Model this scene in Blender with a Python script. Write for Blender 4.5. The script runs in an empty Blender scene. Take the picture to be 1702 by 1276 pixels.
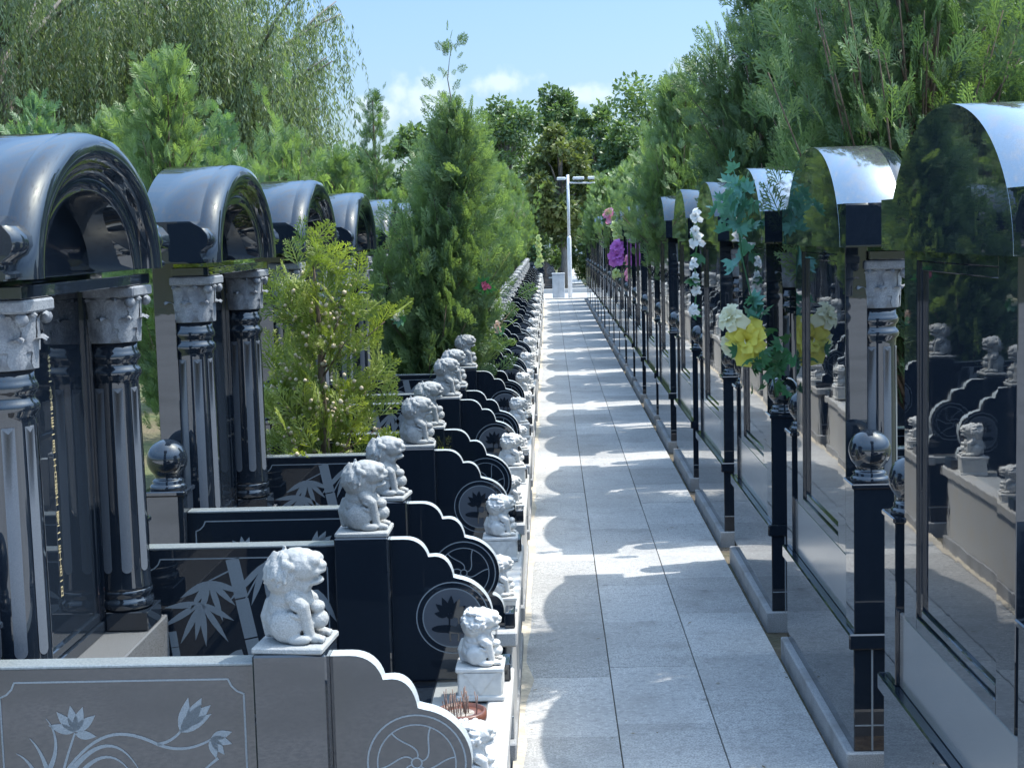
import bpy, bmesh, math, random
import numpy as np
from mathutils import Vector, Matrix

R = math.radians
scn = bpy.context.scene
COL = scn.collection
random.seed(5)
ORD = ['first', 'second', 'third', 'fourth', 'fifth', 'sixth', 'seventh', 'eighth', 'ninth', 'tenth', 'eleventh',
       'twelfth', 'thirteenth', 'fourteenth', 'fifteenth', 'sixteenth', 'seventeenth', 'eighteenth', 'nineteenth', 'twentieth',
       'twenty-first', 'twenty-second']

# ------------------------------------------------------------------ materials
def new_mat(name):
    m = bpy.data.materials.new(name); m.use_nodes = True
    nt = m.node_tree
    return m, nt, nt.nodes['Principled BSDF']

def noise_mix(nt, scale, c1, c2, lo=.4, hi=.6, detail=4, coord='Object', vec=None):
    n = nt.nodes.new('ShaderNodeTexNoise'); n.inputs['Scale'].default_value = scale; n.inputs['Detail'].default_value = detail
    if vec is None:
        t = nt.nodes.new('ShaderNodeTexCoord'); vec = t.outputs[coord]
    nt.links.new(vec, n.inputs['Vector'])
    r = nt.nodes.new('ShaderNodeValToRGB')
    r.color_ramp.elements[0].position = lo; r.color_ramp.elements[0].color = (*c1, 1)
    r.color_ramp.elements[1].position = hi; r.color_ramp.elements[1].color = (*c2, 1)
    nt.links.new(n.outputs['Fac'], r.inputs['Fac'])
    return r.outputs['Color'], n.outputs['Fac']

def mix(nt, a, b, fac, mode='MIX'):
    m = nt.nodes.new('ShaderNodeMix'); m.data_type = 'RGBA'; m.blend_type = mode
    if isinstance(fac, (int, float)): m.inputs[0].default_value = fac
    else: nt.links.new(fac, m.inputs[0])
    for v, i in ((a, 6), (b, 7)):
        if isinstance(v, tuple): m.inputs[i].default_value = (*v, 1)
        else: nt.links.new(v, m.inputs[i])
    return m.outputs[2]

def bump(nt, b, scale, strength, dist=.002, coord='Object', detail=4):
    t = nt.nodes.new('ShaderNodeTexCoord')
    n = nt.nodes.new('ShaderNodeTexNoise'); n.inputs['Scale'].default_value = scale; n.inputs['Detail'].default_value = detail
    nt.links.new(t.outputs[coord], n.inputs['Vector'])
    bp = nt.nodes.new('ShaderNodeBump'); bp.inputs['Strength'].default_value = strength; bp.inputs['Distance'].default_value = dist
    nt.links.new(n.outputs['Fac'], bp.inputs['Height'])
    nt.links.new(bp.outputs['Normal'], b.inputs['Normal'])

def stone(name, c1, c2, scale, rough, ior=1.5, stain=None, bmp=None, lo=.35, hi=.65, coord='Object', rvar=None):
    m, nt, b = new_mat(name)
    c, f = noise_mix(nt, scale, c1, c2, lo, hi, 3, coord)
    if stain:
        s, sf = noise_mix(nt, stain[0], (0, 0, 0), (1, 1, 1), .45, .7, 5, coord)
        c = mix(nt, c, stain[1], s)
    nt.links.new(c, b.inputs['Base Color'])
    b.inputs['Roughness'].default_value = rough; b.inputs['IOR'].default_value = ior
    if rvar:
        s, sf = noise_mix(nt, rvar[0], (rvar[1],) * 3, (rvar[2],) * 3, .35, .7, 5, coord)
        nt.links.new(s, b.inputs['Roughness'])
    if bmp: bump(nt, b, *bmp)
    return m

M = {}
M['black'] = stone('polished_black_granite', (.009, .014, .022), (.022, .028, .038), 900, .02, 1.74, rvar=(7, .006, .032), lo=.5, hi=.75, bmp=(5, .05, .004))
M['honed'] = stone('honed_engraving', (.16, .185, .205), (.22, .25, .275), 500, .5)
M['flute'] = stone('honed_flute', (.085, .10, .12), (.125, .14, .165), 600, .38)
M['roof'] = stone('polished_roof_granite', (.009, .014, .022), (.022, .028, .038), 900, .05, 1.85)
M['roof_silver'] = stone('silvery_polished_roof', (.33, .35, .37), (.41, .43, .45), 700, .10, 1.9, rvar=(5, .06, .16))
M['roof_silver'].node_tree.nodes['Principled BSDF'].inputs['Metallic'].default_value = .85
M['dull'] = stone('matt_disc_ground', (.055, .068, .088), (.075, .088, .11), 600, .4)
M['edge'] = stone('pale_bevel_edge', (.15, .175, .185), (.22, .245, .255), 300, .22)
M['wing_edge'] = stone('pale_wing_edge', (.33, .37, .39), (.44, .48, .50), 300, .28)
M['granite'] = stone('grey_granite', (.20, .21, .22), (.36, .37, .38), 330, .7, stain=(9, (.2, .2, .2)), bmp=(260, .25, .001))
M['court'] = stone('pale_granite_slab', (.30, .32, .33), (.42, .44, .45), 400, .28, stain=(6, (.25, .26, .25)))
M['kerb'] = stone('white_granite_kerb', (.33, .33, .325), (.46, .46, .45), 300, .5, stain=(12, (.4, .38, .34)))
M['capital'] = stone('carved_grey_stone', (.14, .155, .175), (.22, .235, .255), 260, .7, stain=(30, (.11, .12, .14)), bmp=(170, .5, .003))
M['lion_grey'] = stone('carved_granite', (.22, .23, .23), (.34, .345, .345), 420, .75, stain=(18, (.27, .28, .28)), bmp=(170, .7, .0025))
M['lion_white'] = stone('white_marble', (.48, .48, .47), (.58, .58, .57), 60, .5, stain=(16, (.56, .55, .51)), bmp=(150, .5, .002))
M['path'] = stone('flamed_granite_paving', (.27, .272, .270), (.52, .52, .51), 170, .8, stain=(1.7, (.31, .31, .305)), bmp=(220, .35, .002), lo=.38, hi=.62)
def weather(m, layers):
    nt = m.node_tree; b = nt.nodes['Principled BSDF']; l = b.inputs['Base Color'].links[0]; c = l.from_socket
    for sc, col, lo, hi, amt in layers:
        f, _ = noise_mix(nt, sc, (0, 0, 0), (amt,) * 3, lo, hi, 6); c = mix(nt, c, col, f)
    nt.links.new(c, b.inputs['Base Color'])
weather(M['path'], ((45, (.20, .205, .21), .50, .68, .55), (60, (.62, .62, .60), .56, .70, .5), (6, (.23, .225, .215), .52, .74, .55), (.9, (.24, .235, .225), .5, .7, .4), (14, (.16, .15, .14), .64, .76, .6)))
def per_island(m, amt):
    nt = m.node_tree; b = nt.nodes['Principled BSDF']; c = b.inputs['Base Color'].links[0].from_socket
    g = nt.nodes.new('ShaderNodeNewGeometry'); mr = nt.nodes.new('ShaderNodeMapRange'); mr.inputs['To Min'].default_value = 1 - amt; mr.inputs['To Max'].default_value = 1 + amt * .5
    nt.links.new(g.outputs['Random Per Island'], mr.inputs['Value'])
    nt.links.new(mix(nt, c, mr.outputs['Result'], 1.0, 'MULTIPLY'), b.inputs['Base Color'])
per_island(M['path'], .2)
M['plaza'] = stone('plaza_paving', (.34, .345, .35), (.46, .46, .46), 60, .8, stain=(1.2, (.32, .32, .31)))
M['soil'] = stone('bare_soil', (.07, .055, .04), (.13, .105, .075), 25, .95, stain=(3, (.06, .06, .03)), bmp=(40, .8, .02))
M['ground'] = stone('grass_ground', (.05, .075, .025), (.11, .12, .05), 9, .95, stain=(1.1, (.12, .10, .06)), bmp=(30, .8, .03))
M['gold'] = stone('gold_leaf', (.50, .41, .22), (.62, .52, .30), 60, .5)
M['sand'] = stone('sandy_edge', (.42, .37, .29), (.56, .50, .40), 60, .9, stain=(6, (.33, .30, .25)), bmp=(90, .5, .004))
M['terracotta'] = stone('terracotta', (.11, .042, .028), (.17, .065, .04), 60, .35, stain=(20, (.09, .04, .03)))
M['ash'] = stone('ash', (.20, .17, .14), (.36, .33, .30), 90, .95)
M['stick'] = stone('incense_stick', (.14, .08, .065), (.24, .17, .14), 40, .8)
M['white_metal'] = stone('painted_white_metal', (.62, .64, .66), (.72, .73, .75), 6, .4, stain=(9, (.55, .56, .57)))
M['steel'] = stone('brushed_steel', (.42, .44, .46), (.52, .54, .56), 8, .45)
M['dark_metal'] = stone('dark_metal', (.03, .03, .035), (.05, .05, .055), 8, .4)
M['tower'] = stone('pale_concrete', (.45, .46, .47), (.55, .56, .57), 2, .8)
M['white_wall'] = stone('white_render', (.6, .6, .6), (.72, .72, .71), 2, .8)

def bark(name, c1, c2):
    m, nt, b = new_mat(name)
    t = nt.nodes.new('ShaderNodeTexCoord'); mp = nt.nodes.new('ShaderNodeMapping'); mp.inputs['Scale'].default_value = (60, 60, 8)
    nt.links.new(t.outputs['Object'], mp.inputs['Vector'])
    c, f = noise_mix(nt, 1, c1, c2, .3, .7, 5, vec=mp.outputs['Vector'])
    nt.links.new(c, b.inputs['Base Color']); b.inputs['Roughness'].default_value = .9
    bp = nt.nodes.new('ShaderNodeBump'); bp.inputs['Strength'].default_value = .7; bp.inputs['Distance'].default_value = .01
    nt.links.new(f, bp.inputs['Height']); nt.links.new(bp.outputs['Normal'], b.inputs['Normal'])
    return m
M['bark'] = bark('cypress_bark', (.07, .045, .03), (.19, .14, .10))
M['bark_grey'] = bark('grey_bark', (.10, .09, .08), (.24, .22, .20))

def leaf(name, c1, c2, trans=.35, rough=.5, tt=(1.6, 1.7, .7)):
    """leaf colour from a per-spray 'tint' attribute"""
    m, nt, b = new_mat(name)
    a = nt.nodes.new('ShaderNodeAttribute'); a.attribute_name = 'tint'
    r = nt.nodes.new('ShaderNodeValToRGB')
    r.color_ramp.elements[0].color = (*c1, 1); r.color_ramp.elements[1].color = (*c2, 1)
    nt.links.new(a.outputs['Fac'], r.inputs['Fac'])
    nt.links.new(r.outputs['Color'], b.inputs['Base Color'])
    b.inputs['Roughness'].default_value = rough
    tr = nt.nodes.new('ShaderNodeBsdfTranslucent')
    g = mix(nt, r.outputs['Color'], tt, 1.0, 'MULTIPLY')
    nt.links.new(g, tr.inputs['Color'])
    ms = nt.nodes.new('ShaderNodeMixShader'); ms.inputs[0].default_value = trans
    out = nt.nodes['Material Output']
    nt.links.new(b.outputs[0], ms.inputs[1]); nt.links.new(tr.outputs[0], ms.inputs[2])
    nt.links.new(ms.outputs[0], out.inputs['Surface'])
    return m
M['thuja'] = leaf('cypress_foliage', (.075, .135, .065), (.25, .34, .145))
M['thuja_dark'] = leaf('cypress_foliage_dark', (.048, .098, .055), (.18, .265, .11))
M['thuja_yellow'] = leaf('cypress_foliage_yellow', (.085, .14, .03), (.34, .38, .09))
M['thuja_blue'] = leaf('cypress_foliage_bluish', (.055, .12, .075), (.19, .30, .14))
M['willow'] = leaf('willow_leaves', (.09, .13, .08), (.26, .32, .18))
M['broad'] = leaf('broad_leaves', (.055, .10, .05), (.17, .25, .10), .25)
M['olive'] = leaf('olive_leaves', (.06, .09, .035), (.20, .23, .08), .25)
M['ivy'] = leaf('ivy_green', (.015, .08, .03), (.05, .17, .07), .2)
M['teal'] = leaf('teal_leaves', (.05, .19, .15), (.16, .38, .32), .2)
M['cone'] = stone('seed_cones', (.42, .34, .22), (.62, .53, .37), 40, .8)
def petal(name, c1, c2): M[name] = leaf(name, c1, c2, .30, .6, (1, 1, 1))
petal('yellow_petals', (.72, .60, .02), (.84, .78, .16))
petal('cream_petals', (.72, .68, .36), (.82, .80, .60))
petal('white_petals', (.74, .74, .72), (.84, .84, .82))
petal('purple_petals', (.45, .07, .46), (.66, .22, .64))
petal('pink_petals', (.70, .14, .30), (.80, .36, .50))
petal('red_petals', (.62, .05, .12), (.75, .16, .24))
petal('peach_petals', (.72, .42, .26), (.80, .60, .44))
petal('lime_petals', (.55, .68, .10), (.75, .80, .38))

# ------------------------------------------------------------------ mesh helpers
def bx(bm, x0, x1, y0, y1, z0, z1, mi=0, bev=0.0, seg=1):
    vs = [bm.verts.new((x, y, z)) for x in (x0, x1) for y in (y0, y1) for z in (z0, z1)]
    q = [(0, 1, 3, 2), (4, 6, 7, 5), (0, 4, 5, 1), (2, 3, 7, 6), (0, 2, 6, 4), (1, 5, 7, 3)]
    fs = [bm.faces.new([vs[i] for i in f]) for f in q]
    for f in fs: f.material_index = mi
    if bev:
        es = list({e for f in fs for e in f.edges})
        r = bmesh.ops.bevel(bm, geom=es, offset=bev, segments=seg, affect='EDGES', profile=.5)
        for f in r['faces']: f.material_index = mi
    return fs

def lathe(bm, prof, cx=0, cy=0, n=32, mi=0, smooth=True):
    rings = []
    for r, z in prof:
        rings.append([bm.verts.new((cx + r * math.cos(2 * math.pi * i / n), cy + r * math.sin(2 * math.pi * i / n), z)) for i in range(n)])
    for a, b in zip(rings, rings[1:]):
        for i in range(n):
            f = bm.faces.new((a[i], a[(i + 1) % n], b[(i + 1) % n], b[i])); f.smooth = smooth; f.material_index = mi
    for ring, flip in ((rings[0], True), (rings[-1], False)):
        f = bm.faces.new(ring[::-1] if flip else ring); f.material_index = mi
    return rings

def prism_y(bm, pts, y0, y1, mi=0, mi_side=None, smooth_side=False):
    """closed outline in XZ, extruded along Y"""
    a = [bm.verts.new((x, y0, z)) for x, z in pts]; b = [bm.verts.new((x, y1, z)) for x, z in pts]
    f1 = bm.faces.new(a); f2 = bm.faces.new(b[::-1]); f1.material_index = f2.material_index = mi
    n = len(pts)
    for i in range(n):
        f = bm.faces.new((a[i], b[i], b[(i + 1) % n], a[(i + 1) % n])); f.material_index = mi if mi_side is None else mi_side; f.smooth = smooth_side
    bmesh.ops.recalc_face_normals(bm, faces=bm.faces[:])

def tube(bm, pts, rad, n=8, mi=0):
    pts = [Vector(p) for p in pts]; rings = []
    if not hasattr(rad, '__len__'): rad = [rad] * len(pts)
    for i, p in enumerate(pts):
        d = (pts[min(i + 1, len(pts) - 1)] - pts[max(i - 1, 0)]).normalized()
        up = Vector((0, 0, 1)) if abs(d.z) < .95 else Vector((1, 0, 0))
        s = d.cross(up).normalized(); t = s.cross(d)
        rings.append([bm.verts.new(p + rad[i] * (math.cos(2 * math.pi * k / n) * s + math.sin(2 * math.pi * k / n) * t)) for k in range(n)])
    for a, b in zip(rings, rings[1:]):
        for k in range(n):
            f = bm.faces.new((a[k], a[(k + 1) % n], b[(k + 1) % n], b[k])); f.smooth = True; f.material_index = mi
    for r in (rings[0][::-1], rings[-1]):
        f = bm.faces.new(r); f.material_index = mi

def ell(bm, c, r, mi=0, sub=2, rot=None):
    ret = bmesh.ops.create_icosphere(bm, subdivisions=sub, radius=1)
    for v in ret['verts']:
        p = Vector((v.co.x * r[0], v.co.y * r[1], v.co.z * r[2])) if hasattr(r, '__len__') else v.co * r
        if rot: p = rot @ p
        v.co = p + Vector(c)
    fs = {f for v in ret['verts'] for f in v.link_faces}
    for f in fs: f.smooth = True; f.material_index = mi

def mk(name, bm, mats, parent=None, recalc=True):
    if recalc: bmesh.ops.recalc_face_normals(bm, faces=bm.faces[:])
    me = bpy.data.meshes.new(name); bm.to_mesh(me); bm.free()
    for m in (mats if isinstance(mats, (list, tuple)) else [mats]): me.materials.append(M[m])
    o = bpy.data.objects.new(name, me); COL.objects.link(o)
    if parent: o.parent = parent
    return o
BM = bmesh.new

def tag(o, label, cat, group=None, kind=None):
    if label: o['label'] = label
    if cat: o['category'] = cat
    if group: o['group'] = group
    if kind: o['kind'] = kind
    return o
def empty(name, loc=(0, 0, 0), rz=0):
    o = bpy.data.objects.new(name, None); COL.objects.link(o); o.location = loc; o.rotation_euler.z = rz; o.empty_display_size = .1
    return o
KIDS = {}
def kids(o): return [c for c in COL.objects if c.parent == o]
def copy_tree(o, parent=None):
    c = o.copy(); COL.objects.link(c)
    if parent: c.parent = parent
    if o.name not in KIDS: KIDS[o.name] = kids(o)
    for ch in KIDS[o.name]: copy_tree(ch, c)
    return c
def struct(o): o['kind'] = 'structure'; return o

# ------------------------------------------------------------------ camera (solved from the photograph's vanishing point)
F, CX, CY = 2480.0, 851.0, 638.0
VPX, VPY, ROLL = 911.0, 386.0, .026
H = 1.5
d = Vector(((VPX - CX) / F, -(VPY - CY) / F, -1)).normalized()
rt = Vector((1, ROLL, 0)); up = rt.cross(d).normalized(); xx = d.cross(up)
cam = bpy.data.objects.new('camera', bpy.data.cameras.new('camera')); COL.objects.link(cam)
mw = Matrix(((xx.x, xx.y, xx.z), (d.x, d.y, d.z), (up.x, up.y, up.z)))
cam.matrix_world = Matrix.Translation((0, 0, H)) @ mw.to_4x4()
cam.data.sensor_width = 36; cam.data.lens = F * 36 / 1702; cam.data.clip_end = 2000; cam.data.clip_start = .05
scn.camera = cam
def P(px, py, Y):
    """world point on the photo's ray through pixel (px, py) at depth Y (used only to read off positions while laying the place out)"""
    v = mw @ Vector(((px - CX) / F, -(py - CY) / F, -1)); return Vector((0, 0, H)) + v * (Y / v.y)

# ------------------------------------------------------------------ the tomb: back at x = 0, front kerb at x = 1.05, width 1.17 along y
PITCH = 1.533
HW = .585
def arch_curve(a, b, zc, n=40, t0=0, t1=math.pi):
    return [(a * math.cos(t0 + (t1 - t0) * i / n), zc + b * math.sin(t0 + (t1 - t0) * i / n)) for i in range(n + 1)]

def strip_poly(bm, pts, w0, w1, y, th, mi=0):
    """tapered ribbon following pts (x,z) laid on the plane y, th proud of it towards -y"""
    n = len(pts); L = []; Rr = []
    for i, (x, z) in enumerate(pts):
        x0, z0 = pts[max(i - 1, 0)]; x1, z1 = pts[min(i + 1, n - 1)]
        dx, dz = x1 - x0, z1 - z0; l = math.hypot(dx, dz) or 1
        w = (w0 + (w1 - w0) * i / (n - 1)) / 2
        L.append((x - dz / l * w, z + dx / l * w)); Rr.append((x + dz / l * w, z - dx / l * w))
    a = [bm.verts.new((x, y - th, z)) for x, z in L]; b = [bm.verts.new((x, y - th, z)) for x, z in Rr]
    for i in range(n - 1):
        bm.faces.new((a[i], b[i], b[i + 1], a[i + 1])).material_index = mi
def blob(bm, pts, y, th, mi=0):
    f = bm.faces.new([bm.verts.new((x, y - th, z)) for x, z in pts]); f.material_index = mi
def leaf_poly(x, z, ang, L, W, n=7):
    out = []
    for i in range(n):
        t = i / (n - 1); out.append((t * L, W / 2 * math.sin(math.pi * t ** .8)))
    for i in range(n - 2, 0, -1):
        t = i / (n - 1); out.append((t * L, -W / 2 * math.sin(math.pi * t ** .8)))
    c, s = math.cos(ang), math.sin(ang)
    return [(x + c * a - s * b, z + s * a + c * b) for a, b in out]
def bez(p0, p1, p2, p3, n=14):
    o = []
    for i in range(n + 1):
        t = i / n; k = 1 - t
        o.append(tuple(k ** 3 * p0[j] + 3 * k * k * t * p1[j] + 3 * k * t * t * p2[j] + t ** 3 * p3[j] for j in (0, 1)))
    return o
def frame_line(bm, x0, x1, z0, z1, y, w=.0035):
    c = .028
    pts = []
    def corner(cx, cz, sx, sz):       # indented cusp corner
        return [(cx, cz - sz * c * 1.2), (cx, cz - sz * c), (cx + sx * c * .45, cz - sz * c * .8), (cx + sx * c * .8, cz - sz * c * .45), (cx + sx * c, cz), (cx + sx * c * 1.2, cz)]
    tl = corner(x0, z1, 1, 1)
    tr = [(x1 - (x - x0), z) for x, z in tl][::-1]
    br = [(x1 - (x - x0), z0 + (z1 - z)) for x, z in tl]
    bl = [(x, z0 + (z1 - z)) for x, z in tl][::-1]
    pts = tl + tr + br + bl; pts.append(pts[0]); pts.append(pts[1])
    strip_poly(bm, pts, w, w, y, .0008)

def orchid(y):
    bm = BM(); x0, x1, z0, z1 = .135, .585, .40, .705
    frame_line(bm, x0, x1, z0, z1, y)
    S = lambda px, py: (.1425 + px * .001083, .678 - (py - 1150) * .001083)   # drawing units read off the photo
    def fl(cx, cz, angs, L, W):
        for a in angs: blob(bm, leaf_poly(cx, cz, R(a), L, W), y, .0008)
    fx, fz = S(118, 1212)
    fl(fx, fz, (165, 130, 97, 70, 38), .05, .019); fl(fx, fz - .004, (-8,), .04, .017)
    strip_poly(bm, bez(S(118, 1214), S(108, 1240), S(100, 1260), S(92, 1290)), .0035, .005, y, .0008)
    strip_poly(bm, bez(S(95, 1285), S(150, 1215), S(190, 1200), S(258, 1236)), .005, .006, y, .0008)
    strip_poly(bm, bez(S(258, 1236), S(275, 1234), S(290, 1225), S(300, 1212)), .006, .004, y, .0008)
    strip_poly(bm, bez(S(258, 1236), S(290, 1250), S(320, 1246), S(352, 1228)), .006, .004, y, .0008)
    bxx, bz = S(298, 1216); fl(bxx, bz, (75, 52, 30), .068, .02); fl(bxx + .012, bz + .012, (60, 40), .06, .022)
    bx2, bz2 = S(350, 1226); fl(bx2, bz2, (15, -18, -55, -80), .04, .017)
    for a0, a1, a2, a3, w in (((60, 1290), (88, 1260), (92, 1215), (70, 1188), .012), ((70, 1300), (66, 1260), (52, 1235), (40, 1222), .012),
                              ((50, 1300), (44, 1270), (30, 1255), (15, 1248), .010), ((100, 1290), (150, 1225), (195, 1215), (228, 1288), .012),
                              ((115, 1295), (150, 1248), (190, 1238), (218, 1300), .010), ((360, 1262), (340, 1278), (330, 1285), (320, 1300), .006),
                              ((40, 1330), (70, 1290), (30, 1280), (8, 1290), .010)):
        strip_poly(bm, bez(S(*a0), S(*a1), S(*a2), S(*a3)), w * .9, .001, y, .0008)
    strip_poly(bm, bez(S(96, 1288), S(90, 1330), S(86, 1380), S(90, 1415)), .005, .016, y, .0008)
    for k in range(5):
        strip_poly(bm, bez(S(92 + k * 8, 1412), S(120 + k * 22, 1360), S(150 + k * 30, 1345 + k * 6), S(185 + k * 34, 1392)), .012, .001, y, .0008)
    return bm
def bamboo(y):
    bm = BM(); x0, x1, z0, z1 = .135, .585, .40, .705
    frame_line(bm, x0, x1, z0, z1, y)
    def stem(xa, za, xb, zb, w):
        n = 3
        for i in range(n):
            t0, t1 = i / n + .006, (i + 1) / n - .006
            strip_poly(bm, [(xa + (xb - xa) * t, za + (zb - za) * t) for t in (t0, (t0 + t1) / 2, t1)], w, w, y, .0008)
    stem(.405, .395, .345, .705, .034); stem(.535, .395, .512, .705, .030); stem(.20, .395, .185, .52, .02)
    rnd = random.Random(4)
    for cx, cz, angs, L in ((.285, .648, (212, 236, 258, 282, 312, 338), .105), (.262, .592, (190, 214, 238, 256, 276, 300, 326), .115), (.430, .695, (225, 250, 272, 296), .14),
                            (.470, .688, (246, 266, 286, 304), .135), (.56, .62, (200, 225, 250, 275, 300), .10), (.445, .545, (285, 305, 330), .10), (.36, .47, (215, 240, 262), .08)):
        for k, a in enumerate(angs):
            blob(bm, leaf_poly(cx, cz, R(a + rnd.uniform(-5, 5)), L * rnd.uniform(.8, 1.1), .0165), y, .0009 + .0003 * (k % 3))
    strip_poly(bm, [(.262, .592), (.285, .648), (.335, .672)], .004, .004, y, .0007)
    strip_poly(bm, [(.47, .688), (.43, .695), (.375, .60)], .004, .004, y, .0007)
    return bm
DC = (.897, .540); DR = .096
def ring(bm, cx, cz, r, w, y, mi=0, a0=0, a1=360, th=.0008, n=48):
    strip_poly(bm, [(cx + r * math.cos(R(a0 + (a1 - a0) * i / n)), cz + r * math.sin(R(a0 + (a1 - a0) * i / n))) for i in range(n + 1)], w, w, y, th, mi)
def pinwheel(y):
    bm = BM(); cx, cz = DC
    ring(bm, cx, cz, .090, .0032, y); ring(bm, cx, cz, .072, .0026, y); ring(bm, cx, cz, .0095, .0028, y, n=20)
    for k in range(6):
        a = R(60 * k + 20)
        def rp(r, t): return (cx + r * math.cos(a + R(t)), cz + r * math.sin(a + R(t)))
        strip_poly(bm, bez(rp(.0095, 0), rp(.035, -5), rp(.045, 50), rp(.071, 48)), .0028, .0028, y, .0008)
    return bm
def lotus(y):
    bm = BM(); cx, cz = DC
    ring(bm, cx, cz, .091, .003, y, 0)
    blob(bm, [(cx + .074 * math.cos(R(6 * i)), cz + .074 * math.sin(R(6 * i))) for i in range(60)], y, .0008, 1)
    ring(bm, cx, cz, .075, .003, y, 0, th=.0012)
    for a, L in ((168, .034), (138, .042), (112, .046), (86, .047), (60, .045), (34, .041), (8, .034)):
        blob(bm, leaf_poly(cx - .006 + .007 * math.cos(R(a)), cz + .004 + .007 * math.sin(R(a)), R(a), L, .0175), y, .0016 + .0001 * (a % 7), 2)
    for a in (125, 95, 70, 45): blob(bm, leaf_poly(cx - .006, cz - .002, R(a), .018, .008), y, .0026, 2)
    for dx, dz, w, h in ((-.02, -.028, .034, .010), (.03, -.022, .022, .008), (.008, -.035, .03, .006)):
        blob(bm, [(cx + dx + w * math.cos(R(18 * i)), cz + dz + h * math.sin(R(18 * i))) for i in range(20)], y, .0017 + dx * .004, 2)
    for x in (-.008, .014, .032):
        strip_poly(bm, [(cx + x, cz + .006), (cx + x * 1.1, cz - .02), (cx + x * .9, cz - .06)], .004, .004, y, .0019, 2)
    return bm

def scallop_outline():
    p = [(.7445, .380), (.7445, .743)]
    p += bez((.780, .743), (.815, .743), (.833, .722), (.840, .697), 8)
    p += bez((.857, .698), (.883, .697), (.897, .675), (.902, .643), 8)
    a = 80
    while a >= -38:
        p.append((DC[0] + .101 * math.cos(R(a)), DC[1] + .101 * math.sin(R(a)))); a -= 5.9
    p += bez((.978, .475), (.998, .47), (1.008, .452), (1.009, .43), 6)
    p += [(1.009, .380)]
    return p

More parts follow.
